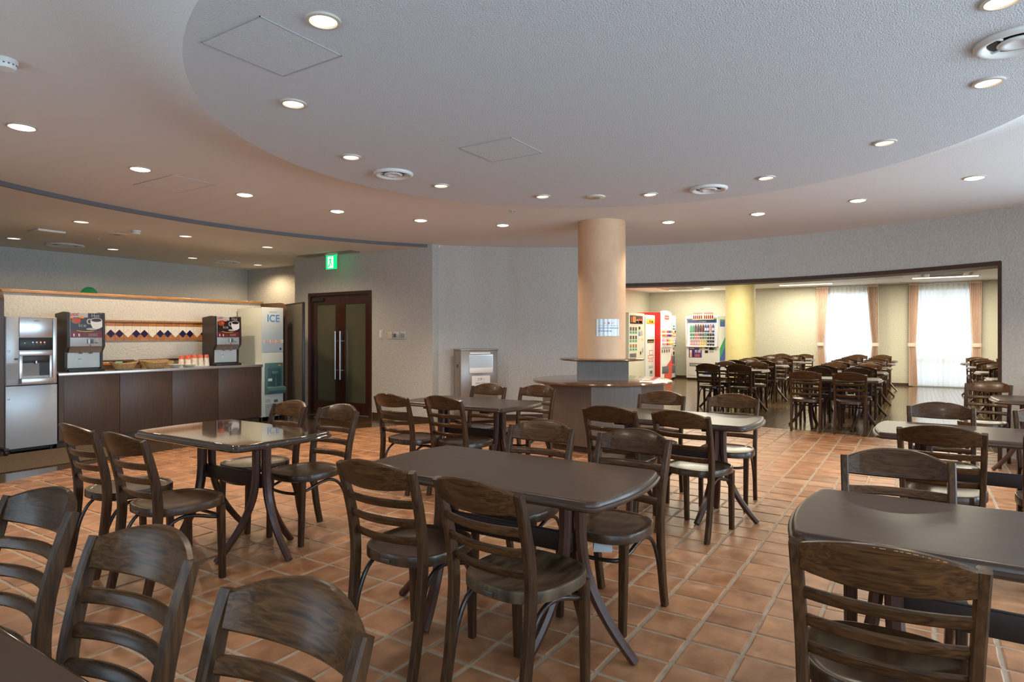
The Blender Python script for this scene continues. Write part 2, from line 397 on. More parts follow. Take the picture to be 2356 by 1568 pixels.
for i, (a, b) in enumerate(wins):
    struct(span('wall_window_head', a, b, FV, FV + .15, 2.42, 2.7, 'plaster_far'))
    wn = struct(span('window_%d' % (20 + i), a, b, FV + .05, FV + .12, 0.0, .05, 'metal_panel'))
    span('window_frame', a, a + .05, FV + .05, FV + .12, .05, 2.42, 'metal_panel', wn)
    span('window_frame', b - .05, b, FV + .05, FV + .12, .05, 2.42, 'metal_panel', wn)
    span('window_mullion', (a + b) / 2 - .025, (a + b) / 2 + .025, FV + .05, FV + .12, .05, 2.42, 'metal_panel', wn)
    span('window_rail', a + .05, b - .05, FV + .05, FV + .12, .62, .70, 'metal_panel', wn)
    span('window_pane', a + .05, b - .05, FV + .08, FV + .086, .05, 2.42, 'glass', wn)
    area_light('window_daylight', ((a + b) / 2, FV + .45, 1.3), (0, -1, -.03), (b - a) + .3, 2.6, FARDAY * (1 if i != 1 else .52), (.88, .95, 1.0))
for k in range(0, len(xs), 2): struct(span('baseboard_far', xs[k], xs[k + 1], FV - .014, FV, 0, .075, 'darkwood'))
struct(span('baseboard_far_left', -7.1, -7.086, 7.3, FV - .014, 0, .075, 'darkwood'))

# ------------------------------------------------------------------ floors
RTILE = [(-180, 5.1), (-60, 5.1), (-40, 5.6), (0, 6.0), (42, 5.9), (52, 5.42), (JR, 5.36), (75, 5.28), (108, 5.24), (113, 5.0), (235, 5.0)]
def RTl(a): return lerp_table(RTILE, a if a <= 235 else a - 360)
def polar_fill(name, a0, a1, rin, rect, z, m, step=1.5, thick=0.05, up=True):
    n = int(abs(a1 - a0) / step) + 1; ring = []
    for i in range(n + 1):
        a = a0 + (a1 - a0) * i / n; c, s = math.cos(math.radians(a)), math.sin(math.radians(a))
        tx = ((rect[1] if c > 0 else rect[0]) - CX) / c if abs(c) > 1e-9 else 1e9
        ty = ((rect[3] if s > 0 else rect[2]) - CY) / s if abs(s) > 1e-9 else 1e9
        ro = min(tx, ty); ri = rin(a) if callable(rin) else rin; ro = max(ro, ri + .001)
        ring.append(((CX + ri * c, CY + ri * s), (CX + ro * c, CY + ro * s)))
    vs_, fs = [], []
    for p, q in ring: vs_ += [(*p, z), (*q, z), (*p, z + (-thick if up else thick)), (*q, z + (-thick if up else thick))]
    for i in range(n):
        b = i * 4; fs += [(b, b + 1, b + 5, b + 4), (b + 2, b + 6, b + 7, b + 3), (b, b + 4, b + 6, b + 2), (b + 1, b + 3, b + 7, b + 5)]
    bm = bmesh.new(); bv = [bm.verts.new(v) for v in vs_]
    for f in fs: bm.faces.new([bv[i] for i in f])
    return from_bm(name, bm, m)
fb_v = [(*pol(a, RTl(a if a <= 180 else a - 360)), -.004) for a in range(0, 360, 2)]
floor = struct(prism('floor', [(v[0], v[1]) for v in fb_v], -.05, -.004, 'grout'))
floor_far = struct(polar_fill('floor_far', 12, 128, RTl, (-7.2, 6.2, 5.4, 19.1), -.003, 'woodfloor'))
floor_alc = struct(polar_fill('floor_alcove', 128, 232, RTl, (-11.4, 0, .2, 7.8), -.001, 'darkfloor'))
# terracotta tiles
PT = .219; OU, OV = -.814, 2.41; TS = PT - .016
def clip(poly, nx, ny, d):
    out = []
    for i in range(len(poly)):
        p, q = poly[i], poly[(i + 1) % len(poly)]; dp = p[0] * nx + p[1] * ny - d; dq = q[0] * nx + q[1] * ny - d
        if dp <= 0: out.append(p)
        if dp * dq < 0: t = dp / (dp - dq); out.append((p[0] + (q[0] - p[0]) * t, p[1] + (q[1] - p[1]) * t))
    return out
def slab(poly, top, bev, cx, cy, tilt=(0, 0), bot=-.03):
    """a piece with a chamfered upper edge"""
    n = len(poly); vs_ = []
    for x, y in poly: vs_.append((x, y, bot))
    for x, y in poly: vs_.append((x, y, top - bev))
    for x, y in poly:
        dx, dy = cx - x, cy - y; L = math.hypot(dx, dy) or 1
        x2, y2 = x + dx / L * bev * 1.6, y + dy / L * bev * 1.6
        vs_.append((x2, y2, top + (x2 - cx) * tilt[0] + (y2 - cy) * tilt[1]))
    fs = [tuple(range(2 * n, 3 * n))]
    for i in range(n):
        j = (i + 1) % n; fs += [(i, j, n + j, n + i), (n + i, n + j, 2 * n + j, 2 * n + i)]
    return vs_, fs
cT, sT = math.cos(TH), math.sin(TH)
def camXY(x, y): return x * cT + y * sT, -x * sT + y * cT
sing, many = [], []
BW = .20
for i in range(-36, 40):
    for j in range(-30, 34):
        cx, cy = OU + (i + .5) * PT, OV + (j + .5) * PT
        d = math.hypot(cx - CX, cy - CY); a = math.degrees(math.atan2(cy - CY, cx - CX)); lim = RTl(a) - BW - .014
        if d - PT * .7 > lim: continue
        h = TS / 2
        rj = lambda: random.uniform(-.0018, .0018)
        poly = [(cx - h + rj(), cy - h + rj()), (cx + h + rj(), cy - h + rj()), (cx + h + rj(), cy + h + rj()), (cx - h + rj(), cy + h + rj())]
        ux, uy = (cx - CX) / d if d else 1, (cy - CY) / d if d else 0
        full = d + PT * .75 < lim
        if not full:
            poly = clip(poly, ux, uy, CX * ux + CY * uy + lim)
            if len(poly) < 3: continue
        X, Y = camXY(cx, cy)
        vis = Y > 2.2 and abs(X / Y) < .85
        (sing if (vis and full) else many).append((Y, cx, cy, poly))
sing.sort(key=lambda t: t[0]); many += sing[300:]; sing = sing[:300]
variants = []
for k in range(10):
    h = TS / 2; rj = lambda: random.uniform(-.0025, .0025)
    poly = [(-h + rj(), -h + rj()), (0 + rj(), -h + rj() * .6), (h + rj(), -h + rj()), (h + rj() * .6, rj()), (h + rj(), h + rj()), (rj(), h + rj() * .6), (-h + rj(), h + rj()), (-h + rj() * .6, rj())]
    v_, f_ = slab(poly, .0, .004, 0, 0, (random.uniform(-.006, .006), random.uniform(-.006, .006)))
    me = bpy.data.meshes.new('tile'); me.from_pydata(v_, [], f_); me.materials.append(M['tile']); variants.append(me)
for Y, cx, cy, poly in sing:
    o = bpy.data.objects.new('tile', random.choice(variants)); COL.objects.link(o); o.parent = floor
    o.location = (cx, cy, random.uniform(-.0012, .0012)); o.rotation_euler = (0, 0, random.choice((0, PI / 2, PI, -PI / 2)))
vs_, fs = [], []
def addto(v_, f_):
    b = len(vs_); vs_.extend(v_); fs.extend([tuple(i + b for i in f) for f in f_])
for Y, cx, cy, poly in many:
    mx = sum(p[0] for p in poly) / len(poly); my = sum(p[1] for p in poly) / len(poly)
    addto(*slab(poly, random.uniform(-.0012, .0012), .004, mx, my, (random.uniform(-.006, .006), random.uniform(-.006, .006))))
a = 0.0
while a < 360:            # border of tiles set on end around the circle
    r1 = RTl(a if a <= 180 else a - 360); da = math.degrees(.108 / r1); g = math.degrees(.010 / r1)
    p = [pol(a, r1 - BW), pol(a + da - g, r1 - BW), pol(a + da - g, r1 - .006), pol(a, r1 - .006)]
    addto(*slab(p, random.uniform(-.001, .001), .004, sum(q[0] for q in p) / 4, sum(q[1] for q in p) / 4)); a += da
stuff(obj('tile_field', vs_, fs, 'tile', floor))
# far-room planks
PWd = .0775; planks = []
x = -7.05; lane = 0
while x < 6.0:
    y = 8.0 - (lane * .73 % 1.82)
    while y < FV:
        y0, y1 = y, min(y + 1.82, FV - .01)
        def rr(px, py): return math.hypot(px - CX, py - CY) - RTl(math.degrees(math.atan2(py - CY, px - CX)))
        mx = x + PWd / 2
        if rr(mx, y1) > .01:
            if rr(mx, y0) < .01:
                lo, hi = y0, y1
                for _ in range(20):
                    mid = (lo + hi) / 2
                    if rr(mx, mid) < .012: lo = mid
                    else: hi = mid
                y0 = hi
            if y1 - y0 > .03:
                X, Y = camXY(mx, (y0 + y1) / 2)
                vis = Y > 3 and -.1 < X / Y < .83
                planks.append((Y if vis else 99 + Y, x, y0, y1))
        y += 1.82
    x += PWd; lane += 1
planks.sort()
meshes = {}
vs_, fs = [], []
for k, (Y, px, y0, y1) in enumerate(planks):
    hw = (PWd - .0045) / 2; L = y1 - y0 - .004
    if k < 300:
        key = round(L, 3)
        if key not in meshes:
            v_, f_ = slab([(-hw, -L / 2), (hw, -L / 2), (hw, L / 2), (-hw, L / 2)], 0, .0015, 0, 0)
            me = bpy.data.meshes.new('plank'); me.from_pydata(v_, [], f_); me.materials.append(M['plank']); meshes[key] = me
        o = bpy.data.objects.new('plank', meshes[key]); COL.objects.link(o); o.parent = floor_far; o.location = (px + PWd / 2, (y0 + y1) / 2, .0)
    else:
        cx, cy = px + PWd / 2, (y0 + y1) / 2
        addto(*slab([(cx - hw, cy - L / 2), (cx + hw, cy - L / 2), (cx + hw, cy + L / 2), (cx - hw, cy + L / 2)], 0, .0015, cx, cy))
stuff(obj('plank_field', vs_, fs, 'plank', floor_far))

# ------------------------------------------------------------------ ceilings
DCX, DCY, DR = -1.555, 3.497, 2.283
seg = 96; vs_, fs = [], []
for i in range(seg):          # ring ceiling between the coved disc and the walls
    a = 360.0 * i / seg; ca, sa = math.cos(math.radians(a)), math.sin(math.radians(a))
    vs_ += [(DCX + (DR + .42) * ca, DCY + (DR + .42) * sa, ZR)]
    aa = a if a <= 180 else a - 360
    # the outer edge lies on the wall line in the same direction from the room centre
    r = RW(aa) + (.10 if (aa > -150 and aa < AC) else .0); vs_ += [(*pol(a, r), ZR)]
for i in range(seg):
    j = (i + 1) % seg; fs.append((2 * i, 2 * i + 1, 2 * j + 1, 2 * j))
struct(obj('ceiling', vs_, fs, 'ceiling'))
vs_, fs = [], []; K = 9     # dropped disc with its cove
for i in range(seg):
    a = 2 * PI * i / seg; ca, sa = math.cos(a), math.sin(a)
    for k in range(K + 1):
        t = k / K; r = DR + .42 * t; z = ZD + (ZR - ZD) * (1 - (1 - t) ** 2); vs_.append((DCX + r * ca, DCY + r * sa, z))
n = K + 1
for i in range(seg):
    j = (i + 1) % seg
    for k in range(K): fs.append((i * n + k, j * n + k, j * n + k + 1, i * n + k + 1))
struct(obj('ceiling_cove', vs_, fs, 'ceiling', smooth=True))
struct(obj('ceiling_disc', [(DCX + DR * math.cos(2 * PI * i / seg), DCY + DR * math.sin(2 * PI * i / seg), ZD) for i in range(seg)], [tuple(range(seg))[::-1]], 'ceiling_disc'))
struct(polar_fill('ceiling_alcove', AC - 2, 226, 5.1, (-11.4, 0, .2, 7.8), ZA, 'ceiling_alc', up=False, thick=.05))
struct(polar_fill('ceiling_far', 12, 146, lambda a: RW(a) + .1, (-7.2, 6.2, 5.4, 19.1), ZF, 'ceiling_far', up=False, thick=.05))
tr = struct(arcwall('trim_4', AC, 222, ZA - .004, ZR + .004, 'greydark', -.012, .012))
struct(span('ceiling_roof', -11.6, 6.4, -2.2, 19.3, 2.72, 2.80, 'grey'))

# ------------------------------------------------------------------ ceiling fittings
def downlight(label, loc, r, kind, group):
    t = thing('ceiling_downlight', label, 'ceiling light', loc, 0, group)
    if kind == 'ring':
        lathe('trim_ring', [(r, .0), (r, -.004), (r * .86, -.008), (r * .80, -.004), (r * .80, .0)], 'ringtrim', t, 28)
        lathe('lens', [(r * .79, -.003), (r * .72, -.010), (r * .45, -.016), (0, -.018)], 'lens_warm', t, 24, smooth=True)
        spot('lamp', (0, 0, -.03), RINGW, WARM, t)
    elif kind == 'disc':
        lathe('trim_ring', [(r, .0), (r * .98, -.008), (r * .80, -.010), (r * .76, -.006), (r * .74, -.001)], 'ringtrim', t, 28)
        lathe('lens', [(r * .75, -.0015), (0, -.003)], 'lens_disc', t, 24)
        spot('lamp', (0, 0, -.02), DISCW, WARM, t, 140)
    else:
        lathe('trim_ring', [(r, .0), (r * .98, -.006), (r * .84, -.007), (r * .80, -.001)], 'ringtrim', t, 28)
        lathe('lens', [(r * .81, -.0012), (0, -.003)], 'lens_alc', t, 24)
        spot('lamp', (0, 0, -.02), ALCW * (1.0 if loc[0] > -9 else .85 if loc[1] > 7 else .28), (1.0, .74, .46), t, 160)
    return t
ringp = [[-4.869, 1.69], [-5.292, 2.638], [-5.414, 3.66], [-5.288, 4.689], [-4.886, 5.59], [-4.255, 6.375], [-2.49, 7.272], [-1.489, 7.319], [-.504, 7.133], [.404, 6.655]]
for i, (x, y) in enumerate(ringp):
    downlight('glowing downlight in the outer ring ceiling, %s counting from the smoke detector round' % ORD[i], (x, y, ZR), .085, 'ring', 'downlights in the outer ring ceiling')
kd = (ZD - CAMZ) / 1.17852
discp = [[-1.865, 1.587], [-2.659, 2.071], [-3.133, 2.896], [-3.139, 3.832], [-2.662, 4.596], [-1.871, 5.011], [-.95, 4.957], [-.17, 4.447], [.274, 3.65], [.247, 2.787]]
for i, (x, y) in enumerate(discp):
    downlight('flush downlight near the rim of the dropped ceiling disc, %s from the large hatch round' % ORD[i], (x * kd, y * kd, ZD), .068, 'disc', 'downlights in the dropped ceiling disc')
alcp = [([-8.099, 3.383], 'front', 'first'), ([-8.111, 4.617], 'front', 'second'), ([-8.089, 5.84], 'front', 'third'), ([-10.235, 3.463], 'rear', 'first'), ([-10.259, 4.715], 'rear', 'second'), ([-10.278, 5.97], 'rear', 'third'), ([-10.273, 7.212], 'rear', 'fourth')]
for (x, y), row, o_ in alcp:
    downlight('flush downlight of the alcove ceiling, %s in the %s row from the water dispenser end' % (o_, row), (x, y, ZA), .09, 'alc', 'downlights in the drinks alcove')
# out-of-frame lamps of the same two circles, as plain light sources above the near tables
def vent(label, loc, r):
    t = thing('ceiling_vent', label, 'vent', loc, 0, 'round ceiling vents')
    lathe('outer_ring', [(r, 0), (r * .99, -.012), (r * .90, -.022), (r * .80, -.020), (r * .70, -.004), (r * .68, 0)], 'vent', t, 40, smooth=True)
    lathe('throat', [(r * .70, -.0012), (0, -.0015)], 'black', t, 32)
    lathe('deflector', [(r * .44, -.006), (r * .47, -.012), (r * .36, -.018), (r * .28, -.017), (r * .25, -.012), (0, -.010)], 'vent', t, 36, smooth=True)
    for k in range(4):
        a = PI / 4 + k * PI / 2
        box('spoke', (r * .2, .008, .006), (r * .62, 0, -.008), 'vent', t, rot=(0, 0, a))
    return t
vent('round white ceiling vent on the disc, beside the downlights over the coffee side', (-3.195 * kd, 3.357 * kd, ZD), .15)
vent('round white ceiling vent on the disc, above the round column counter', (-1.408 * kd, 5.072 * kd, ZD), .155)
vent('large-looking white ceiling vent cut by the picture edge, beside two downlights', (.335 * kd, 3.20 * kd, ZD), .155)
vent('round vent in the alcove ceiling above the tall silver dispenser', (-10.348, 4.114, ZA), .24)
vent('round vent in the alcove ceiling above the ice machine end', (-10.31, 6.618, ZA), .22)
def speaker(label, loc, r, m='ivory'):
    t = thing('ceiling_speaker', label, 'speaker', loc)
    lathe('rim', [(r, 0), (r * .97, -.008), (r * .88, -.012)], m, t, 32)
    lathe('grille', [(r * .9, -.010), (0, -.014)], 'grey' if m == 'ivory' else 'vent', t, 32); return t
speaker('flat round speaker with cream rim on the disc above the salmon column', (-2.293 * kd, 4.855 * kd, ZD), .085)
speaker('flat round speaker in the drinks alcove ceiling', (-8.677, 4.04, ZA), .11)
speaker('small round ceiling speaker in the far room', (-.951, 16.6, ZF), .13, 'white')
def detector(label, loc, r=.05):
    t = thing('smoke_detector', label, 'smoke detector', loc)
    lathe('base', [(r, 0), (r, -.018), (r * .95, -.022)], 'vent', t, 28)
    lathe('head', [(r * .9, -.02), (r * .9, -.034), (r * .75, -.045), (0, -.047)], 'white', t, 28)
    for k in range(16):
        a = 2 * PI * k / 16; box('slot', (.003, .008, .006), (r * .9, 0, -.027), 'greydark', t, rot=(0, 0, a))
    return t
detector('white smoke detector on the outer ring ceiling at the picture edge', (-3.76, 1.235, ZR), .055)
detector('white smoke detector on the drinks alcove ceiling', (-8.194, 4.033, ZA), .055)
detector('white smoke detector on the far room ceiling', (-2.408, 16.7, ZF), .06)
def sprinkler(label, loc):
    t = thing('sprinkler', label, 'sprinkler', loc)
    lathe('plate', [(.04, 0), (.038, -.004), (.015, -.006)], 'metal_panel', t, 24)
    lathe('stem', [(.008, -.005), (.008, -.02), (.016, -.022), (.016, -.025), (0, -.025)], 'metal', t, 16); return t
sprinkler('small chrome sprinkler on the ring ceiling before the column', (-3.684, 5.698, ZR))
sprinkler('small chrome sprinkler on the alcove ceiling', (-9.235, 4.066, ZA))
def hatch(label, x0, x1, y0, y1, z):
    t = thing('ceiling_hatch', label, 'access hatch', ((x0 + x1) / 2, (y0 + y1) / 2, z)); a, b = (x1 - x0) / 2, (y1 - y0) / 2
    span('panel', -a + .005, a - .005, -b + .005, b - .005, -.003, .0, 'ceiling_disc' if z < 2.6 and z > 2.3 and y1 < 6 and x0 > -4 else 'ceiling', t)
    span('edge_strip', -a, a, -b, -b + .004, -.004, 0, 'seam', t); span('edge_strip', -a, a, b - .004, b, -.004, 0, 'seam', t)
    span('edge_strip', -a, -a + .004, -b, b, -.004, 0, 'seam', t); span('edge_strip', a - .004, a, -b, b, -.004, 0, 'seam', t)
    return t
hatch('square ceiling hatch nearest the viewer on the dropped disc', -2.415 * kd, -2.035 * kd, 1.437 * kd, 1.829 * kd, ZD)
hatch('square ceiling hatch farther back on the dropped disc', -2.415 * kd, -2.027 * kd, 3.125 * kd, 3.502 * kd, ZD)
hatch('square ceiling hatch in the outer ring among the glowing downlights', -5.9, -5.26, 2.88, 3.27, ZR)
hatch('thin rectangular hatch in the far room ceiling', -.85, -.3, 16.9, 17.2, ZF)
t = thing('wall_sign_light', 'flat white square panel light, unlit, on the alcove ceiling', 'panel light', (-9.19, 3.45, ZA))
span('panel', -.16, .16, -.15, .15, -.022, 0, 'white', t, .004); span('diffuser', -.14, .14, -.13, .13, -.025, -.02, 'ivory', t)

# far-room ceiling
def tube_light(label, x0, x1, y):
    t = thing('ceiling_strip_light', label, 'strip light', ((x0 + x1) / 2, y, ZF), 0, 'fluorescent strips in the far room'); L = (x1 - x0) / 2
    span('housing', -L - .03, L + .03, -.075, .075, -.006, 0, 'white', t)
    span('diffuser', -L, L, -.055, .055, -.02, -.004, 'tube', t, .006)
    area_light('lamp', (0, 0, -.03), (0, 0, -1), 2 * L, .1, TUBEW * (.55 if x0 < -4.5 and y > 15.5 else 1.0), (1, .93, .72), t); return t
kf = (ZF - CAMZ) / (2.56 - CAMZ)
tube_light('lit fluorescent strip before the ceiling cassette near the vending machines', -6.2, -5.0, 16.35)
tube_light('lit fluorescent strip behind the ceiling cassette near the vending machines', -6.15, -4.95, 17.95)
tube_light('lit fluorescent strip standing alone on the far room ceiling', -3.1, -1.85, 17.95)
tube_light('lit fluorescent strip before the cassette near the tied curtains', -.11, 1.13, 15.55)
tube_light('lit fluorescent strip behind the cassette near the tied curtains', -.11, 1.13, 17.4)
for k, (xa, ya) in enumerate(((-4.2, 12.2), (-1.2, 12.2), (1.8, 12.2), (-4.2, 15.2 - .6), (2.6, 17.0))):  # unseen strips added to brighten the far room
    tube_light('added unseen fluorescent strip behind the opening head, %s' % ('above the vending end', 'above the middle tables', 'above the jamb-side tables', 'above the left room wall', 'near the third curtain')[k], xa, xa + 1.25, ya)
def cassette(label, x, y):
    t = thing('ceiling_cassette', label, 'air conditioner', (x, y, ZF))
    span('frame', -.52, .52, -.48, .48, -.03, 0, 'ivory', t, .01)
    span('grille', -.32, .32, -.30, .30, -.036, -.028, 'cream', t)
    for k in range(8): span('louver', -.30, .30, -.27 + k * .075, -.25 + k * .075, -.040, -.034, 'greylight', t)
    span('outlet', -.46, -.40, -.3, .3, -.034, -.028, 'greydark', t); span('outlet', .40, .46, -.3, .3, -.034, -.028, 'greydark', t)
    span('outlet', -.3, .3, -.44, -.38, -.034, -.028, 'greydark', t); span('outlet', -.3, .3, .38, .44, -.034, -.028, 'greydark', t)
cassette('square air-conditioning cassette on the far ceiling near the vending machines', -5.6, 17.35)
cassette('square air-conditioning cassette on the far ceiling near the curtains', .51, 16.45)
# exit sign
t = thing('exit_sign', 'lit green running-man exit sign under a ceiling plate before the door', 'exit sign', (-7.86, 6.85, ZA))
span('ceiling_plate', -.72, .54, -.10, .10, -.012, 0, 'binmetal', t, .004)
span('hanger', -.12, .12, -.02, .02, -.03, -.012, 'white', t)
span('sign_box', -.112, .112, -.018, .018, -.25, -.03, 'exit_green', t, .004)
def poly_panel(name, pts, y, m, parent, th=.0015): return prism(name, pts, y - th, y, m, parent, plane='xz')
poly_panel('door_pictogram', [(-.065, -.235), (.065, -.235), (.065, -.05), (-.065, -.05)], -.0185, 'exit_white', t)
rm = [(-.012, -.085), (.016, -.09), (.038, -.118), (.03, -.125), (.012, -.106), (.008, -.135), (.03, -.160), (.026, -.205), (.012, -.203), (.012, -.170), (-.012, -.150), (-.03, -.20), (-.06, -.215), (-.056, -.228), (-.022, -.215), (-.012, -.19), (-.022, -.15), (-.012, -.11), (-.028, -.115), (-.044, -.135), (-.052, -.128), (-.034, -.103)]
poly_panel('running_figure', rm, -.0203, 'exit_green', t)
poly_panel('figure_head', [(.018 + .0115 * math.cos(k * PI / 6), -.07 + .0115 * math.sin(k * PI / 6)) for k in range(12)], -.0203, 'exit_green', t)

# ------------------------------------------------------------------ double door
d = struct(span('door_1', dl, dl + .055, DV - .012, DV + .12, 0, dh, 'doorwood'))
span('door_frame', dr - .055, dr, DV - .012, DV + .12, 0, dh, 'doorwood', d); span('door_frame', dl + .055, dr - .055, DV - .012, DV + .12, dh - .05, dh, 'doorwood', d)
mid = (dl + dr) / 2
for k, (a, b) in enumerate(((dl + .058, mid - .003), (mid + .003, dr - .058))):
    y0, y1 = DV + .03, DV + .07
    lf = span('door_leaf', a, a + .11, y0, y1, .008, dh - .055, 'doorwood', d)
    span('stile', b - .11, b, y0, y1, .008, dh - .055, 'doorwood', lf); span('rail', a + .11, b - .11, y0, y1, .008, .20, 'doorwood', lf)
    span('rail', a + .11, b - .11, y0, y1, dh - .20, dh - .055, 'doorwood', lf); span('door_pane', a + .11, b - .11, y0 + .015, y0 + .025, .20, dh - .20, 'frosted', lf)
    hx = b - .055 if k == 0 else a + .055
    vs_, fs = sweep_geo([Vector((hx, y0 - .06, .57)), Vector((hx, y0 - .06, 1.36))], lambda i: circ(.013, 12)); obj('door_handle', vs_, fs, 'metal', lf, smooth=SH)
    for hz in (.72, 1.20):
        span('handle_bracket', hx - .01, hx + .01, y0 - .06, y0, hz - .01, hz + .01, 'metal', lf)
span('door_closer', dl + .09, dl + .36, DV - .01, DV + .028, dh - .14, dh - .085, 'brownblack', d, .006)

# ------------------------------------------------------------------ wall fittings beside the door
def plate(name, label, cat, x0, x1, z0, z1, m, extra=None):
    t = thing(name, label, cat, ((x0 + x1) / 2, DV, (z0 + z1) / 2)); a, b = (x1 - x0) / 2, (z1 - z0) / 2
    span('plate', -a, a, -.012, 0, -b, b, m, t, .003)
    if extra: extra(t, a, b)
    return t
def ex_phone(t, a, b): span('cradle', -a * .5, a * .5, -.03, -.012, -b * .7, b * .8, 'white', t, .01)
def ex_switch(t, a, b):
    for k in range(3): span('rocker', -a * .6, a * .6, -.018, -.012, -b * .75 + k * b * .5, -b * .75 + k * b * .5 + b * .4, 'ivory', t, .003)
def ex_display(t, a, b):
    span('display', -a * .7, a * .1, -.016, -.012, -b * .5, b * .5, 'greydark', t); span('button', a * .3, a * .75, -.016, -.012, -b * .4, b * .4, 'greylight', t, .002)
def ex_display2(t, a, b):
    span('display', -a * .6, a * .6, -.016, -.012, -b * .55, b * .55, 'grey', t, .002)
plate('wall_hook_plate', 'pale wall bracket beside the dark door, before the switches', 'wall bracket', -7.07, -6.99, 1.23, 1.38, 'ivory', ex_phone)
plate('light_switch', 'narrow ivory light switch with three rockers beside the door', 'light switch', -6.89, -6.80, 1.23, 1.345, 'ivory', ex_switch)
plate('control_panel', 'silver wall controller with a dark display, next to the light switch', 'wall controller', -6.785, -6.65, 1.232, 1.345, 'metal_panel', ex_display)
plate('control_panel', 'silver wall controller with a grey display, farthest from the door', 'wall controller', -6.64, -6.51, 1.232, 1.345, 'metal_panel', ex_display2)
plate('wall_socket', 'ivory wall socket low beside the door, behind the chairs', 'socket', -6.875, -6.805, .13, .24, 'ivory', ex_switch)

# ------------------------------------------------------------------ drinks counter along the alcove (front face at x = CF)
CF = -8.26; V0, V1 = 3.22, 5.86
tt = thing('serving_counter', 'long brown laminate counter carrying the two coffee machines', 'counter', (CF, V0, 0))
Ln = V1 - V0
span('plinth', -.50, -.05, .0, Ln, 0, .08, 'darkwood', tt)
edges_v = [0, .05, .655, 1.30, 1.95, Ln]
span('end_panel', -.56, 0, 0, .05, .08, .84, 'laminate', tt)
for k in range(1, 5): span('front_panel', -.03, 0, edges_v[k] + .002, edges_v[k + 1] - .002, .08, .84, 'laminate', tt, .002)
span('carcass', -.58, -.031, .05, Ln, .08, .84, 'laminate', tt)
wk = thing('steel_worktop', 'thin stainless steel worktop over the brown drinks counter', 'worktop', (CF, V0, .84))
span('slab', -.585, .012, -.01, Ln + .015, 0, .018, 'metal', wk); span('front_lip', .012, .022, -.01, Ln + .015, -.018, .018, 'metal', wk, .004)
CT = .858
# partition with tile band
PU = -8.88; PA, PB = 2.70, 6.32
pt = thing('tiled_partition', 'plastered partition with tile band and oak top rail behind the counter', 'partition', (PU, 0, 0))
span('panel', -.10, 0, PA, PB, 0, 1.79, 'plaster', pt)
span('top_rail', -.13, .03, PA - .02, PB, 1.79, 1.83, 'rail', pt, .008)
span('low_ledge', 0, .03, 4.4, 5.3, .935, .965, 'darkwood', pt, .004)
def wing(y0, y1, top):
    r = .14; D = .55
    D = .60
    prof = [(-.02, 0), (D, 0), (D, top - r)] + [(D - r + r * math.cos(k * PI / 12), top - r + r * math.sin(k * PI / 12)) for k in range(1, 7)] + [(-.02, top)]
    return prism('side_wing', prof, y0, y1, 'laminate', pt, plane='xz')
w1 = wing(2.665, 2.715, 1.80); w2 = wing(6.29, 6.34, 1.80)
span('castor_bar', .45, .75, 2.665, 2.715, .05, .085, 'brownblack', w1, .01)
lathe('castor', [(.0, -.012), (.03, -.012), (.033, 0), (.03, .012), (0, .012)], 'black', w1, 16, loc=(.72, 2.69, .034), rot=(PI / 2, 0, 0))
# tile band
zt0, zt1, zt2, zt3 = 1.217, 1.262, 1.414, 1.492
B0, BP = 3.0, .1065
ncol = 27; start = 3.996 - 9 * BP
def yz(name, pts, x0, x1, m): return prism(name, pts, x0, x1, m, pt, plane='yz')
pat = 'bbwbbwbbwbbwbbwbbwbbwbbwbbw'
for k in range(ncol):
    a = start + k * BP + .0015; b = a + BP - .003; mm = (a + b) / 2
    if a < 3.1 or b > 5.86: continue
    yz('trim_tile', [(a, zt2 + .002), (b, zt2 + .002), (b, 1.470), (a, 1.470)], 0, .012, 'terratrim')
    yz('ledge_tile', [(a, 1.471), (b, 1.471), (b, zt3), (a, zt3)], 0, .028, 'rail')
    zc = 1.313; hz = .052
    yz('trim_tile', [(a, zt0), (b, zt0), (b, zt1 - .004), (a, zt1 - .004)], 0, .012, 'terratrim')
    yz('white_tile', [(a, zt2 - .001), (a, zc + .003), (mm, zc + hz + .003), (b, zc + .003), (b, zt2 - .001)], 0, .010, 'whitetile')
    yz('diamond_tile', [(mm, zc - hz), (b + .0005, zc), (mm, zc + hz), (a - .0005, zc)], 0, .011, 'navy' if pat[k] == 'b' else 'whitetile')
    yz('corner_tile', [(a, zc - .003), (a, zt1 - .002), (mm - .003, zt1 - .002)], 0, .010, 'terratrim')
    yz('corner_tile', [(b, zc - .003), (mm + .003, zt1 - .002), (b, zt1 - .002)], 0, .010, 'terratrim')

FX = (0, 0, PI / 2)      # front (-y local) turned to face +x
def front(name, x0, x1, z0, z1, m, parent, y=0.0, th=.003, bevel=0.0): return span(name, x0, x1, y - th, y, z0, z1, m, parent, bevel)
# hot water / ice dispenser
ds = thing('drink_dispenser', 'tall silver ice and water dispenser with four lit buttons', 'dispenser', (CF - .005, 2.965, 0), PI / 2)
hw = .243
span('lower_cabinet', -hw, hw, .0, .55, .05, .735, 'metal_panel', ds, .006)
span('upper_cabinet', -hw, hw, .015, .55, .742, 1.495, 'metal_panel', ds, .006)
for sx in (-.2, .2):
    for sy in (.06, .5): lathe('foot', [(.02, 0), (.02, .05)], 'black', ds, 12, loc=(sx, sy, 0))
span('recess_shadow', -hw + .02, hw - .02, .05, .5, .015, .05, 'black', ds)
front('side_door', -hw + .004, -.125, .75, 1.49, 'metal_panel', ds, .015, .014, .003)
front('top_panel', -.118, .195, 1.27, 1.49, 'metal', ds, .015, .014, .003)
front('edge_panel', .200, hw - .003, .75, 1.49, 'metal', ds, .015, .014, .003)
cp = front('control_strip', -.118, .195, 1.125, 1.265, 'black', ds, .015, .018, .003)
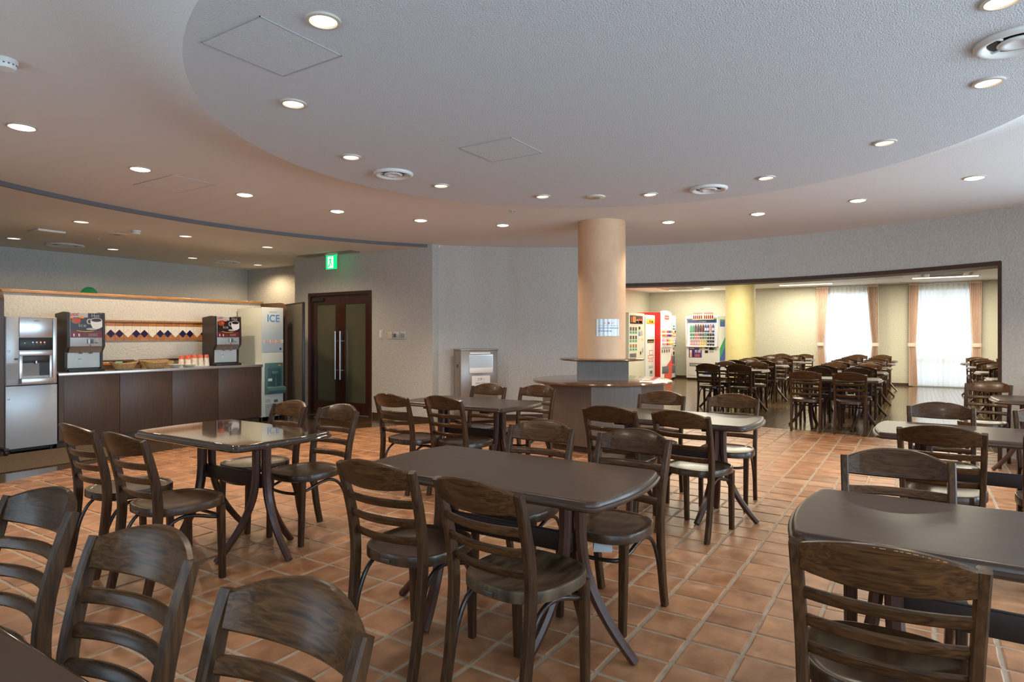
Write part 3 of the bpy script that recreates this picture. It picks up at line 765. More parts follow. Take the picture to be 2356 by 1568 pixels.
for k, c in enumerate(('led_blue', 'led_red', 'led_red', 'led_red')):
    lathe('button_light', [(.007, 0), (.006, .003), (0, .004)], c, cp, 12, loc=(.005 + k * .037, -.004, 1.212), rot=(PI / 2, 0, 0))
    lathe('button', [(.011, 0), (.010, .004), (0, .004)], 'greydark', cp, 12, loc=(.005 + k * .037, -.004, 1.192), rot=(PI / 2, 0, 0))
lathe('power_light', [(.004, 0), (0, .002)], 'led_green', cp, 10, loc=(-.07, -.004, 1.205), rot=(PI / 2, 0, 0))
fp = front('front_panel', -.118, .195, 1.068, 1.120, 'metal', ds, .015, .014, .002)
front('front_panel', -.118, -.085, .745, 1.066, 'metal', ds, .015, .014, .002); front('front_panel', .168, .195, .745, 1.066, 'metal', ds, .015, .014, .002)
span('hood', -.085, .168, -.004, .012, .985, 1.066, 'brownblack', ds, .004); span('niche_back', -.085, .07, .008, .014, .84, .985, 'grey', ds); span('niche_side', .07, .168, .008, .014, .84, .985, 'black', ds)
span('nozzle', .025, .042, -.02, -.002, .97, 1.01, 'metal', ds, .004); span('drip_tray', -.115, .19, -.05, .012, .755, .818, 'metal', ds, .006)
for z in (1.12, .60): lathe('lock', [(.011, 0), (.011, .004), (.006, .006), (0, .006)], 'metal', ds, 14, loc=(-.215, -.001, z), rot=(PI / 2, 0, 0))
front('notice_label', -.232, -.130, .81, .985, 'greylight', ds, .0, .002)
for k in range(9): front('print_line', -.225, -.140, .965 - k * .014, .968 - k * .014, 'grey', ds, -.002, .0006)
front('type_label', -.165, -.130, 1.02, 1.04, 'greydark', ds, .0, .002)
lathe('emblem', [(.03, 0), (.028, .003), (0, .004)], 'greylight', ds, 20, loc=(.042, 0, 1.455), rot=(PI / 2, 0, 0), sy=.35)

# coffee machines
def coffee(label, v):
    t = thing('coffee_machine', label, 'coffee machine', (CF - .10, v, CT), PI / 2, 'coffee machines on the drinks counter')
    a = .205
    side = [(0.02, 0), (.31, 0), (.31, .69), (.10, .712), (.0, .705), (-.012, .40), (-.008, .30), (.05, .235), (.055, .05), (.02, .03)]
    for sx in (-a, a - .028):
        o = prism('side_panel', side, sx, sx + .028, 'brownblack', t, plane='yz')
    span('body', -a + .028, a - .028, .07, .31, .02, .69, 'brownblack', t)
    fd = span('front_door', -a + .03, a - .03, -.006, .07, .30, .70, 'metal_panel', t, .006)
    prism('spout_housing', [(-.01, .30), (.07, .30), (.07, .225), (.03, .225)], -a + .03, a - .03, 'binmetal', t, plane='yz')
    for sx in (-.045, .065): lathe('spout', [(.022, .0), (.016, -.045), (.012, -.05), (0, -.05)], 'binmetal', t, 16, loc=(sx, .03, .262))
    span('cup_bay', -a + .03, a - .03, .062, .072, .045, .225, 'icedoor', t)  # pale enamel paints in the bright reflection inside the bay
    span('drip_tray', -a + .01, a - .01, -.03, .10, 0, .03, 'black', t, .006)
    y = -.008
    po = front('poster', -a + .034, a - .034, .405, .698, 'coffee', t, y, .001)
    x0, x1 = -a + .034, a - .034
    front('poster_panel', x0, x0 + .185, .645, .698, 'greylight', po, y - .001, .0006)
    front('poster_panel', x0, x1, .405, .485, 'maroon', po, y - .001, .0006)
    def blob(cx, cz, rx, rz, m, yy): return prism('poster_shape', [(cx + rx * math.cos(2 * PI * k / 24), cz + rz * math.sin(2 * PI * k / 24)) for k in range(24)], yy - .0005, yy, m, po, plane='xz')
    blob(x0 + .06, .605, .05, .035, 'amber', y - .001); blob(x0 + .075, .61, .022, .022, 'redtext', y - .0016); blob(x0 + .12, .645, .03, .012, 'orange', y - .0014); blob(x0 + .015, .642, .018, .012, 'orange', y - .0014)
    blob(.055, .508, .060, .014, 'greylight', y - .0012)
    prism('mug_shape', [(.030 + .030 * math.cos(k * PI / 10), .598 + .034 * math.sin(k * PI / 10)) for k in range(20)], y - .0018, y - .0013, 'greylight', po, plane='xz')
    prism('mug_shape', [(.032 + .018 * math.cos(k * PI / 10), .598 + .022 * math.sin(k * PI / 10)) for k in range(20)], y - .0022, y - .0018, 'coffee', po, plane='xz')
    poly_panel('mug_shape', [(.040, .618), (.046, .560), (.066, .520), (.100, .506), (.135, .512), (x1, .535), (x1, .618)], y - .0023, 'paper', po, .0005)
    blob(.104, .618, .064, .026, 'greylight', y - .0028); blob(.106, .616, .054, .019, 'coffee', y - .0033)
    poly_panel('gold_curve', [(-.105, .486), (-.03, .474), (.05, .476), (.09, .486), (.05, .481), (-.03, .479), (-.105, .492)], y - .0026, 'yellow', po, .0005)
    text('UCC', .036, (x0 + .038, y - .003, .680), 'redtext', po, shear=.3, bold=.001, sx=1.2)
    text('Hot', .060, (.095, y - .003, .668), 'greylight', po, sx=.95); text('Ice', .060, (-.045, y - .003, .55), 'greylight', po, sx=1.25)
    for k in range(3): front('cup_picture', x0 + .03 + k * .055, x0 + .043 + k * .055, .42, .452, 'paper' if k < 2 else 'greydark', po, y - .0017, .0005)
    for k in range(3): front('print_line', .02, .12, .425 + k * .012, .428 + k * .012, 'greylight', po, y - .0017, .0005)
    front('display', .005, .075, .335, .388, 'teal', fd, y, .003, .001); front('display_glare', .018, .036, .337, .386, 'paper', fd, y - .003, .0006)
    for k in range(4): front('key', .088, .124, .337 + k * .0135, .347 + k * .0135, 'greylight' if k else 'greydark', fd, y, .003, .001)
    front('type_strip', -.05, -.008, .332, .345, 'greylight', fd, y, .002)
    lathe('red_button', [(.009, 0), (.008, .004), (0, .005)], 'red', fd, 14, loc=(.042, y, .315), rot=(PI / 2, 0, 0))
    front('sticker', -.06, -.03, .11, .145, 'paper', t, .061, .001); front('sticker_bar', -.06, -.03, .145, .152, 'green', t, .061, .001)
    return t
coffee('dark coffee machine with picture front, next to the tall silver dispenser', 3.545)
coffee('dark coffee machine with picture front, next to the white ICE machine', 5.385)

# ice machine
im = thing('ice_machine', 'narrow white ice dispenser lettered ICE with teal dispensing niche', 'ice machine', (CF + .01, 6.05, 0), PI / 2)
hw = .188
span('body', -hw, hw, .012, .60, .06, 1.705, 'icegrey', im, .005)
for sx in (-.15, .15):
    for sy in (.06, .54): lathe('foot', [(.02, 0), (.02, .06)], 'black', im, 12, loc=(sx, sy, 0))
dd = front('upper_door', -hw, hw, 1.035, 1.715, 'icedoor', im, .012, .014, .004)
lp = front('lower_panel', -hw, hw, .07, 1.030, 'icegrey', im, .012, .014, .004)
Yf = -.0025
text('CRESCENT', .026, (.005, Yf, 1.645), 'greylight', dd, sx=1.1); text('ICE', .155, (.01, Yf, 1.545), 'bluetext', dd, sx=1.0, bold=.002)
for z in (1.215, 1.185):
    front('warning_strip', -hw + .03, hw, z - .009, z + .009, 'paper', dd, -.002, .0006)
    for k in range(16):
        if (k * 7 + int(z * 1000)) % 5: front('red_print', -hw + .036 + k * .020, -hw + .051 + k * .020, z - .007, z + .007, 'orange', dd, -.0026, .0005)
lathe('door_emblem', [(.020, 0), (.018, .003), (0, .004)], 'blue', dd, 18, loc=(.135, -.002, 1.085), rot=(PI / 2, 0, 0)); lathe('emblem_ring', [(.022, 0), (.022, .002), (.018, .003)], 'metal', dd, 18, loc=(.135, -.0018, 1.085), rot=(PI / 2, 0, 0))
nc = front('dispensing_niche', -.145, .165, .40, .875, 'teal', im, -.002, .03, .012)
front('niche_recess', -.105, .120, .52, .80, 'teal_dark', nc, -.032, .002, .001); span('chute', -.045, .055, -.07, -.03, .70, .745, 'teal', nc, .008); span('back_rib', .02, .035, -.045, -.032, .52, .70, 'teal', nc, .004)
prism('catch_tray', [(-.032, .52), (-.10, .50), (-.105, .46), (-.075, .41), (-.032, .40)], -.145, .165, 'teal', nc, plane='yz')
front('red_sticker', .075, .12, .825, .845, 'orange', nc, -.032, .001); front('lock', -.065, -.055, .815, .828, 'black', nc, -.032, .002)
front('caution_label', -.105, -.035, .60, .64, 'paper', nc, -.034, .001); poly_panel('caution_triangle', [(-.10, .606), (-.078, .606), (-.089, .632)], -.0352, 'yellow', nc, .0005)
for k in range(13): front('vent_slot', -.13, .14, .075 + k * .014, .081 + k * .014, 'greydark', lp, -.002, .0012)
front('label', -.13, -.045, .275, .325, 'greylight', lp, -.002, .001); front('label', .02, .09, .27, .312, 'greydark', lp, -.002, .001)

# goods on the counter
def basket(label, x, y, rx, ry, h, rot=0):
    t = thing('bread_basket', label, 'basket', (x, y, CT), rot); segs = 36
    vs_, fs = [], []
    for i in range(segs):
        a = 2 * PI * i / segs; ca, sa = math.cos(a), math.sin(a); up = h * (1 + .35 * abs(math.sin(a)) ** 3)
        for r, z in ((.62, 0.002), (.80, up * .5), (1.0, up), (.95, up), (.74, up * .5), (.56, .012)): vs_.append((rx * r * ca, ry * r * sa, z))
    for i in range(segs):
        j = (i + 1) % segs
        for k in range(5): fs.append((i * 6 + k, j * 6 + k, j * 6 + k + 1, i * 6 + k + 1))
    fs.append(tuple(i * 6 for i in range(segs))[::-1]); fs.append(tuple(i * 6 + 5 for i in range(segs)))
    obj('wicker_bowl', vs_, fs, 'basket', t, smooth=SH)
    path = [Vector((rx * math.cos(2 * PI * i / 48), ry * math.sin(2 * PI * i / 48), h * (1 + .35 * abs(math.sin(2 * PI * i / 48)) ** 3))) for i in range(49)]
    v2, f2 = sweep_geo(path, lambda i: circ(.006, 6), Vector((0, 0, 1))); obj('rim', v2, f2, 'basket', t, smooth=True); return t
basket('shallow oval wicker basket nearer the first coffee machine', CF - .13, 3.985, .09, .165, .075)
basket('shallow oval wicker basket between the first basket and the dishes', CF - .13, 4.375, .09, .165, .075)
def packet(label, x, y, z, m, rot=0.3):
    t = thing('snack_packet', label, 'packet', (x, y, z), rot); box('wrapper', (.05, .09, .014), (0, 0, .007), m, t, .006); span('seal_strip', -.024, .024, .045, .052, .004, .009, 'paper', t); return t
packet('green packet lying in the first wicker basket', CF - .13, 4.0, CT + .05, 'green')
packet('pale packet lying in the first wicker basket', CF - .12, 3.93, CT + .05, 'paper', -.4)
packet('orange packet lying in the second wicker basket', CF - .13, 4.38, CT + .05, 'orange')
bx = thing('divided_box', 'dark wooden box with three compartments behind the wicker baskets', 'box', (CF - .38, 3.81, CT))
span('base', -.07, .07, 0, .46, 0, .012, 'boxwood', bx)
for y in (0, .149, .299, .449): span('divider', -.07, .07, y, y + .011, .012, .10, 'boxwood', bx)
span('back_board', -.07, -.06, .011, .449, .012, .115, 'boxwood', bx); span('front_board', .06, .07, .011, .449, .012, .06, 'boxwood', bx)
for k, (m_, l_) in enumerate((('orange', 'orange sachet standing in the box compartment by the coffee machine'), ('green', 'green sachet standing in the middle box compartment'))):
    t = thing('sachet', l_, 'sachet', (CF - .37, 3.88 + k * .15, CT + .012)); box('wrapper', (.03, .11, .075), (0, 0, .0375), m_, t, .008); span('seal_strip', -.005, .005, -.05, .05, .075, .082, 'paper', t)
tb = thing('long_basket', 'long straight wicker tray behind the second basket', 'basket', (CF - .36, 4.30, CT))
span('base', -.08, .08, 0, .40, 0, .01, 'basket', tb); span('long_side', -.08, -.07, 0, .40, .01, .105, 'basket', tb, .003); span('long_side', .07, .08, 0, .40, .01, .085, 'basket', tb, .003); span('end_side', -.07, .07, 0, .01, .01, .09, 'basket', tb, .003); span('end_side', -.07, .07, .39, .40, .01, .09, 'basket', tb, .003)
def dishes(label, x, y, n):
    t = thing('saucer_stack', label, 'saucers', (x, y, CT))
    for k in range(n): lathe('saucer', [(.03, 0), (.034, .004), (.078, .014), (.080, .017), (.030, .006), (0, .006)], 'ceramic', t, 32, loc=(0, 0, k * .009))
dishes('stack of white saucers beside the second wicker basket', CF - .12, 4.63, 4)
dishes('stack of white saucers before the printed paper cups', CF - .12, 4.82, 3)
for k, y in enumerate((4.93, 5.06)):
    t = thing('serving_tray', 'flat white tray under the printed paper cups, %s' % ('coffee machine end' if k else 'saucer end'), 'tray', (CF - .22, y, CT)); box('plate', (.17, .125, .006), (0, 0, .004), 'ceramic', t, .002); box('lip', (.18, .128, .004), (0, 0, .009), 'ceramic', t, .0015)
M['cup'] = noisy('printed_cup', (.80, .74, .62), (.83, .79, .70), rough=.5, nscale=3)
M['cupred'] = noisy('cup_red_print', (.72, .05, .05), (.80, .30, .12), rough=.5, nscale=40, scale=(1, 1, 1))
cups = [(.20, 4.755, 0), (.27, 4.80, 0), (.17, 4.835, 1), (.26, 4.87, 0), (.17, 4.925, 1), (.26, 4.955, 0), (.17, 5.015, 1), (.26, 5.05, 0), (.17, 5.10, 1)]
c0 = None
for k, (dx, y, f_) in enumerate(cups):
    lab = 'stack of upturned printed paper cups, %s in its row from the saucers, %s row' % (ORD[k // 2 if f_ else (k + 1) // 2], 'front' if f_ else 'rear')
    z = CT + .011 if y > 4.86 else CT + .0
    if c0 is None:
        c0 = thing('paper_cup_stack', lab, 'paper cups', (CF - dx, y, z), 0, 'paper cup stacks on the counter')
        lathe('cups', [(.036, 0), (.037, .006), (.035, .05), (.0345, .056), (.0335, .056), (.032, .10), (.031, .105), (.026, .150), (0, .150)], 'cup', c0, 24)
        lathe('red_print', [(.0318, .108), (.0268, .1505), (0, .1512)], 'cupred', c0, 24)
        for j in range(14):
            a, zz = j * 2.4, .03 + (j * 37 % 75) / 1000.0; rr_ = .0372 - zz * .045
            lathe('printed_flower', [(.0035, 0), (.003, .0008), (0, .001)], 'redtext', c0, 8, loc=(rr_ * math.cos(a), rr_ * math.sin(a), zz), rot=(PI / 2, 0, a + PI / 2))
    else: dup(c0, (CF - dx, y, z), k * 1.1, lab)
# clock and small box on the back wall
ck = thing('wall_clock', 'round green-rimmed clock on the back wall, half hidden by the partition', 'clock', (-11.3, 4.83, 1.95), PI / 2)
lathe('rim', [(.100, 0), (.122, 0), (.125, .02), (.116, .032), (.104, .026)], 'green', ck, 40, rot=(PI / 2, 0, 0)); lathe('dial', [(.108, .012), (0, .012)], 'paper', ck, 32, rot=(PI / 2, 0, 0))
for k in range(12): box('hour_mark', (.005, .003, .014), (0, -.014, .085), 'greydark', ck, rot=(0, k * PI / 6, 0))
box('clock_hand', (.005, .002, .06), (0, -.016, .03), 'black', ck, rot=(0, .9, 0)); box('clock_hand', (.004, .002, .075), (0, -.018, .035), 'black', ck, rot=(0, -2.0, 0))
wb = thing('wall_box', 'small dark box on the back wall above the partition end', 'wall box', (-11.3, 7.35, 1.90), PI / 2); span('housing', -.05, .05, -.04, 0, -.05, .05, 'greydark', wb, .006); span('cover', -.035, .035, -.045, -.04, -.035, .035, 'black', wb, .002)
# mobile screen beside the ice machine
sc = thing('mobile_screen', 'dark fabric folding screen on castors beside the ice machine', 'screen', (-8.29, 6.475, 0), math.radians(-20.8))
span('cloth_panel', -.45, .45, -.014, .014, .12, 1.79, 'screen_cloth', sc); 
for sx in (-.45, .45): span('frame_post', sx - .016, sx + .016, -.018, .018, .08, 1.80, 'black', sc, .004)
span('frame_rail', -.434, .434, -.016, .016, 1.78, 1.80, 'black', sc)
for sx in (-.45, .45):
    f_ = span('foot_bar', sx - .02, sx + .02, -.20, .20, .06, .085, 'black', sc, .006)
    for sy in (-.18, .18): lathe('castor', [(0, -.012), (.026, -.012), (.028, 0), (.026, .012), (0, .012)], 'black', f_, 14, loc=(sx, sy, .03), rot=(0, PI / 2, 0))
# door mat
mt = tag(from_bm('floor_mat', box_bm((1.02, 2.3, .010), (0, 0, .005), .003), 'mat', loc=(-7.70, 2.36, .0)), 'brown bristly floor mat before the silver dispenser', 'mat')

# ------------------------------------------------------------------ waste bin with notice
bn = thing('waste_bin', 'tall taupe metal waste bin with push flap and white notice', 'bin', (-5.36, 7.42, 0), math.radians(58))
W2 = .29
span('cabinet', -W2, W2, .0, .30, .05, 1.07, 'binmetal', bn, .004); span('plinth', -W2 + .02, W2 - .02, .02, .28, 0, .05, 'black', bn); span('lid', -W2 - .006, W2 + .006, -.006, .306, 1.07, 1.09, 'binmetal', bn, .004)
fr_ = span('flap_recess', -.165, .21, -.004, .0, .74, 1.01, 'metal', bn); 
prism('push_flap', [(-.006, .825), (-.006, .99), (.0, 1.0), (-.002, .825)], -.158, .203, 'metal_panel', fr_, plane='yz'); span('flap_sill', -.158, .203, -.012, -.004, .745, .82, 'white', fr_, .002)
front('flap_label', -.15, .17, 1.02, 1.045, 'paper', bn, 0, .002); span('side_latch', -W2 - .004, -W2, .12, .16, .82, .87, 'black', bn)
nt_ = front('notice', -.12, .165, .47, .705, 'paper', bn, 0, .002)
for body, sz, z, c in (('お 願 い', .030, .655, 'greydark'), ('お盆とお皿は', .029, .595, 'blue')): text(body, sz, (.022, -.003, z), c, nt_)
text('捨てないで', .029, (-.035, -.003, .550), 'redtext', nt_); text('ください。', .029, (.105, -.003, .550), 'greydark', nt_, sx=.85)
front('underline', -.04, .085, .632, .634, 'greydark', nt_, -.002, .0006)

# ------------------------------------------------------------------ salmon column and its two-tier counter
PX, PY = -3.174, 6.88
col = struct(lathe('column_salmon', [(.282, 1.02), (.282, ZR)], 'pillar', None, 64, loc=(PX, PY, 0)))
bc = thing('column_counter', 'two-tier dark wood counter wrapped around the salmon column', 'counter', (PX, PY, 0), -TH * 0)
# orientation: the facet faces the camera, turned a little
base = math.atan2(-PY, -PX)
d1 = base + math.radians(13.6)
R8 = .725
def ngon(R_, a0, n): return [(R_ * math.cos(a0 + 2 * PI * k / n), R_ * math.sin(a0 + 2 * PI * k / n)) for k in range(n)]
pts = ngon(R8, d1 + PI / 8, 8)
prism('plinth', [(x * .95, y * .95) for x, y in pts], 0, .07, 'darkwood', bc)
for k in range(8):
    p, q = pts[k], pts[(k + 1) % 8]; ang = math.atan2((p[1] + q[1]) / 2, (p[0] + q[0]) / 2)
    prism('body_panel', [(p[0] * .03, p[1] * .03), (p[0] * .998, p[1] * .998), (q[0] * .998, q[1] * .998), (q[0] * .03, q[1] * .03)], .07, .735, 'laminate_grey', bc)
edge = [(0, .735), (.79, .735), (.815, .742), (.822, .755), (.815, .767), (.79, .773), (0, .773)]
lathe('lower_top', edge, 'topwood', bc, 72)
d2 = base + math.radians(3)
prism('upper_body', ngon(.29 * math.sqrt(2), d2 + PI / 4, 4), .773, .995, 'laminate_grey', bc)
lathe('upper_top', [(0, .995), (.485, .995), (.50, 1.0), (.505, 1.007), (.50, 1.015), (.485, 1.02), (0, 1.02)], 'topwood', bc, 64)
# notice sheet taped round the column
ns = thing('column_notice', 'rippled laminated notice taped on the salmon column', 'notice', (PX, PY, 0))
a0, a1 = base - .20, base + .765; n = 60; vs_, fs = [], []
for i in range(n + 1):
    t_ = i / n; a = a0 + (a1 - a0) * t_; r = .2845 + .0022 * (1 + math.cos(2 * PI * t_ * 5.6 + .9))
    for z in (1.282, 1.478): vs_.append((r * math.cos(a), r * math.sin(a), z))
for i in range(n): fs.append((2 * i, 2 * i + 2, 2 * i + 3, 2 * i + 1))
obj('sheet', vs_, fs, 'paper_dull', ns, smooth=True)
def on_col(body, s, z, c, da=0):
    a = (a0 + a1) / 2 + da; r = .2912; text(body, s, (r * math.cos(a), r * math.sin(a), z), c, ns, rot=(PI / 2, 0, a + PI / 2))
for k, chh in enumerate('お願い'): on_col(chh, .026, 1.430, 'redtext', (k - 1) * .155)
for k in range(10): 
    a = a0 + .10 + k * .083; 
    box('rule_line', (.019, .0008, .003), (0, 0, 0), 'grey', ns, loc=(.2905 * math.cos(a), .2905 * math.sin(a), 1.403), rot=(0, 0, a + PI / 2))
for row, (z, c) in enumerate(((1.374, 'bluetext'), (1.340, 'greydark'))):
    for k in range(11 if row == 0 else 7):
        a = a0 + .10 + k * .078 + (k * k % 3) * .006; c2 = c if k < 6 else 'greydark'
        box('print_mark', (.012 + (k * 5 % 3) * .003, .0008, .010 - (k % 3) * .002), (0, 0, 0), c2, ns, loc=(.2906 * math.cos(a), .2906 * math.sin(a), z), rot=(0, 0, a + PI / 2))
struct(lathe('column_yellow', [(.35, 0), (.35, ZF)], 'pillar_yellow', None, 64, loc=(-3.70, 16.15, 0)))

# ------------------------------------------------------------------ chairs
def chair_proto(label, cat='chair', group=None):
    t = thing('dining_chair', label, cat, (0, 0, 0), 0, group)
    n = 44; vs_, fs = [], []
    def outline(s, grow=0.0):
        out = []
        for i in range(n):
            a = 2 * PI * i / n; c, s_ = math.cos(a), math.sin(a); e = 2 / 2.9
            x = .202 * abs(c) ** e * (1 if c >= 0 else -1); y = .205 * abs(s_) ** e * (1 if s_ >= 0 else -1)
            x *= 1 - .10 * max(0, -y / .205) ** 1.3 - .04 * max(0, y / .205) ** 3
            out.append((x * s, y * s + .012))
        return out
    rings = [(.96, .388), (1.0, .392), (1.0, .424), (.985, .431), (.955, .432), (.925, .430), (.905, .426), (.80, .423), (.5, .415), (.2, .413)]
    for s, z in rings:
        for x, y in outline(s): vs_.append((x, y, z))
    for r in range(len(rings) - 1):
        for i in range(n):
            j = (i + 1) % n; fs.append((r * n + i, r * n + j, (r + 1) * n + j, (r + 1) * n + i))
    fs.append(tuple(range(n))[::-1]); fs.append(tuple((len(rings) - 1) * n + i for i in range(n)))
    obj('seat', vs_, fs, 'seat', t, smooth=math.radians(50))
    for sx in (-1, 1):
        path = smooth_path([(sx * .172, -.238, 0), (sx * .173, -.208, .14), (sx * .175, -.186, .32), (sx * .177, -.180, .44), (sx * .180, -.193, .56), (sx * .184, -.228, .70), (sx * .186, -.256, .784)], 4)
        v_, f_ = sweep_geo(path, lambda i: rrect(.029, .038 + .006 * math.sin(PI * i / (len(path) - 1)) - .010 * (i / (len(path) - 1)) ** 4, .005)); obj('back_post', v_, f_, 'chair_z', t, smooth=SH)
        path = [Vector((sx * .160, .165, 0)), Vector((sx * .161, .160, .20)), Vector((sx * .162, .155, .392))]
        v_, f_ = sweep_geo(path, lambda i: rrect(.030 + .003 * i, .030 + .003 * i, .004)); obj('front_leg', v_, f_, 'chair_z', t, smooth=SH)
    yc = lambda z: -.186 - .30 * (z - .54)
    def curved(name, zb, zt, bow, th, m, K=16, rnd=.006):
        vs_, fs = [], []
        for i in range(K + 1):
            x = -.175 + .350 * i / K; q = 1 - (x / .175) ** 2
            b_, t_ = zb(q), zt(q); pr = []
            for (dy, z) in ((-th / 2 + rnd, b_), (-th / 2, b_ + rnd), (-th / 2, t_ - rnd), (-th / 2 + rnd, t_), (th / 2 - rnd, t_), (th / 2, t_ - rnd), (th / 2, b_ + rnd), (th / 2 - rnd, b_)):
                vs_.append((x, yc(z) - bow * q + dy, z))
        for i in range(K):
            for k in range(8): fs.append((i * 8 + k, i * 8 + (k + 1) % 8, i * 8 + 8 + (k + 1) % 8, i * 8 + 8 + k))
        fs.append(tuple(range(8))); fs.append(tuple(K * 8 + k for k in range(8))[::-1])
        return obj(name, vs_, fs, m, t, smooth=SH)
    curved('top_rail', lambda q: .714 - .011 * q, lambda q: .784 + .036 * q, .044, .026, 'chair_x')
    for z in (.652, .577, .501): curved('back_slat', lambda q, z=z: z - .0165, lambda q, z=z: z + .0165, .036, .020, 'chair_x', 12, .006)
    pts = [(.168, -.198, .13), (.164, -.176, .24), (.160, -.13, .33), (.158, -.06, .368), (.158, .02, .362), (.158, .10, .338), (.145, .165, .322), (.08, .185, .316), (0, .190, .314)]
    pts = pts + [(-x, y, z) for x, y, z in pts[-2::-1]]
    v_, f_ = sweep_geo(smooth_path(pts, 4), lambda i: circ(.0095, 8), Vector((0, 0, 1))); obj('bent_stretcher', v_, f_, 'hoop', t, smooth=True)
    span('maker_plate', -.025, .025, -.1985, -.190, .400, .414, 'steel_dark', t, .001)
    return t
chair0 = None; seat_worn_mesh = None
def chair(mid, ang, far, label, group):
    """mid: point between the tops of the back posts; far chairs face -y"""
    global chair0
    rz = math.radians(ang) + (PI if far else 0)
    off = Vector((0, .25, 0)); off.rotate(Matrix.Rotation(rz, 3, 'Z'))
    loc = (mid[0] + off.x, mid[1] + off.y, 0)
    if chair0 is None:
        chair0 = chair_proto(label, 'chair', group); chair0.location = loc; chair0.rotation_euler = (0, 0, rz); return chair0
    return dup(chair0, loc, rz, label, group)
GN = 'dark ladder-back chairs on the terracotta floor'
near = [
 ((-3.926, 1.623), -1.5, 0, 'ladder-back chair with back to viewer at the glossy table, mat end'),
 ((-3.373, 1.605), -.5, 0, 'ladder-back chair at the glossy table, its whole seat and hoop in view'),
 ((-3.85, 2.965), -4, 1, 'ladder-back chair across the glossy table, before the ice machine vents'),
 ((-3.36, 2.985), -2, 1, 'ladder-back chair across the glossy table, before the glass door'),
 ((-3.734, 3.897), -4, 0, 'ladder-back chair at the rear table, end nearer the glass door'),
 ((-3.24, 3.979), -5, 0, 'ladder-back chair at the rear table, end farther from the glass door'),
 ((-3.56, 5.08), 3, 1, 'ladder-back chair facing us directly before the metal waste bin notice'),
 ((-3.05, 5.165), -2, 1, 'ladder-back chair facing us between the waste bin and the column counter'),
 ((-1.80, 1.79), 1, 0, 'ladder-back chair at the central table, darker of the two with backs turned'),
 ((-1.278, 1.751), -7, 0, 'ladder-back chair at the central table with a badly worn seat'),
 ((-1.761, 3.019), 3, 1, 'ladder-back chair facing us across the central table, glass door end'),
 ((-1.204, 2.986), -5, 1, 'ladder-back chair facing us across the central table, its seat beside the table legs'),
 ((-1.836, 4.108), -2, 0, 'ladder-back chair at the table before the column counter, counter end'),
 ((-1.325, 4.105), -9, 0, 'ladder-back chair with wavy grain at the table before the column counter'),
 ((-1.82, 5.14), 4, 1, 'ladder-back chair facing us right before the column counter'),
 ((-1.253, 5.21), 4, 1, 'ladder-back chair facing us before the plank floor, beside the column counter'),
 ((-.069, 1.726), 1.8, 0, 'large ladder-back chair with chipped top rail at the corner table'),
 ((-.076, 3.034), 5, 1, 'ladder-back chair facing us across the corner table, bluish shine on its rail'),
 ((.104, 4.13), -4, 0, 'ladder-back chair with oval grain at the table by the wide opening'),
 ((.66, 4.15), 0, 0, 'ladder-back chair cut by the picture edge at the table by the wide opening'),
 ((.132, 5.332), 3, 1, 'ladder-back chair facing us at the table by the wide opening, fully in view'),
 ((.735, 5.385), 5, 1, 'ladder-back chair facing us at the table by the wide opening, half cut off'),
 ((-2.29, .835), 4, 1, 'ladder-back chair cut by the picture edge, beyond the corner of the shiny table'),
 ((-1.60, .795), 5, 1, 'ladder-back chair with pale shine on its rail at the shiny corner table'),
 ((-1.0, .768), 1, 1, 'ladder-back chair at the picture bottom with only its bold-grained back visible'),
 ((.61, 8.13), -14, 1, 'ladder-back chair standing askew in the wide opening by its jamb'),
 ((1.13, 8.12), -2, 1, 'ladder-back chair hiding the foot of the opening jamb'),
]
for k, (mid, ang, far, lab) in enumerate(near):
    kq = .964 if 'shiny' in lab or 'picture bottom' in lab else .955 if 'before the column counter' in lab and not far else (.972 if not far else .984 if 'across' in lab else .994)
    c = chair((mid[0] * kq, mid[1] * kq), ang, far, lab, GN)
    if 'badly worn' in lab: 
        for ch in c.children:
            if ch.name.startswith('seat'):
                ch.data = ch.data.copy(); ch.data.materials[0] = M['seat_worn']
    if 'chipped' in lab:
        for j in range(11):
            x = -.02 + j * .0135 + random.uniform(-.004, .004); q = 1 - (x / .175) ** 2; z = .784 + .036 * q
            box('paint_chip', (random.uniform(.003, .011), random.uniform(.0015, .003), .002), (0, 0, 0), 'rail', c, .001, loc=(x, -.186 - .30 * (z - .54) - .044 * q - .0105, z - .0035), seg=1)
    if 'across the central table' in lab:      # paper tag hanging under the seat
        tg = box('paper_tag', (.085, .0015, .055), (0, 0, 0), 'paper', c, rot=(.5, .12, .2), loc=(-.06, .155, .365)); tg['label'] = 'white paper tag under the seat'
        for j in range(3): box('print_line', (.06, .0005, .006), (0, -.001, .012 - j * .013), 'greydark', tg)
rows1 = [11.33, 13.28, 15.35, 17.05]; rows2 = [9.78, 11.67, 13.50, 15.45, 17.2]; rows3 = [10.72, 12.65, 14.6, 16.6]
far_tables = [(-2.73, v, 'vending', i) for i, v in enumerate(rows1)] + [(-.99, v, 'middle', i) for i, v in enumerate(rows2)] + [(1.36, v, 'jamb-side', i) for i, v in enumerate(rows3)]
for x, v, nm, i in far_tables:
    for far in (0, 1):
        for sx in (-1, 1):
            lab = 'far-room chair %s, %s table of the %s row, %s end' % ('facing the windows' if not far else 'backing onto the windows', ORD[i], nm, 'column' if sx < 0 else 'curtain')
            jx, ja = random.uniform(-.02, .02), random.uniform(-3, 3)
            chair((x + sx * .265 + jx, v + (.62 if far else -.61) + random.uniform(-.02, .02)), ja, far, lab, 'dark ladder-back chairs in the far room')

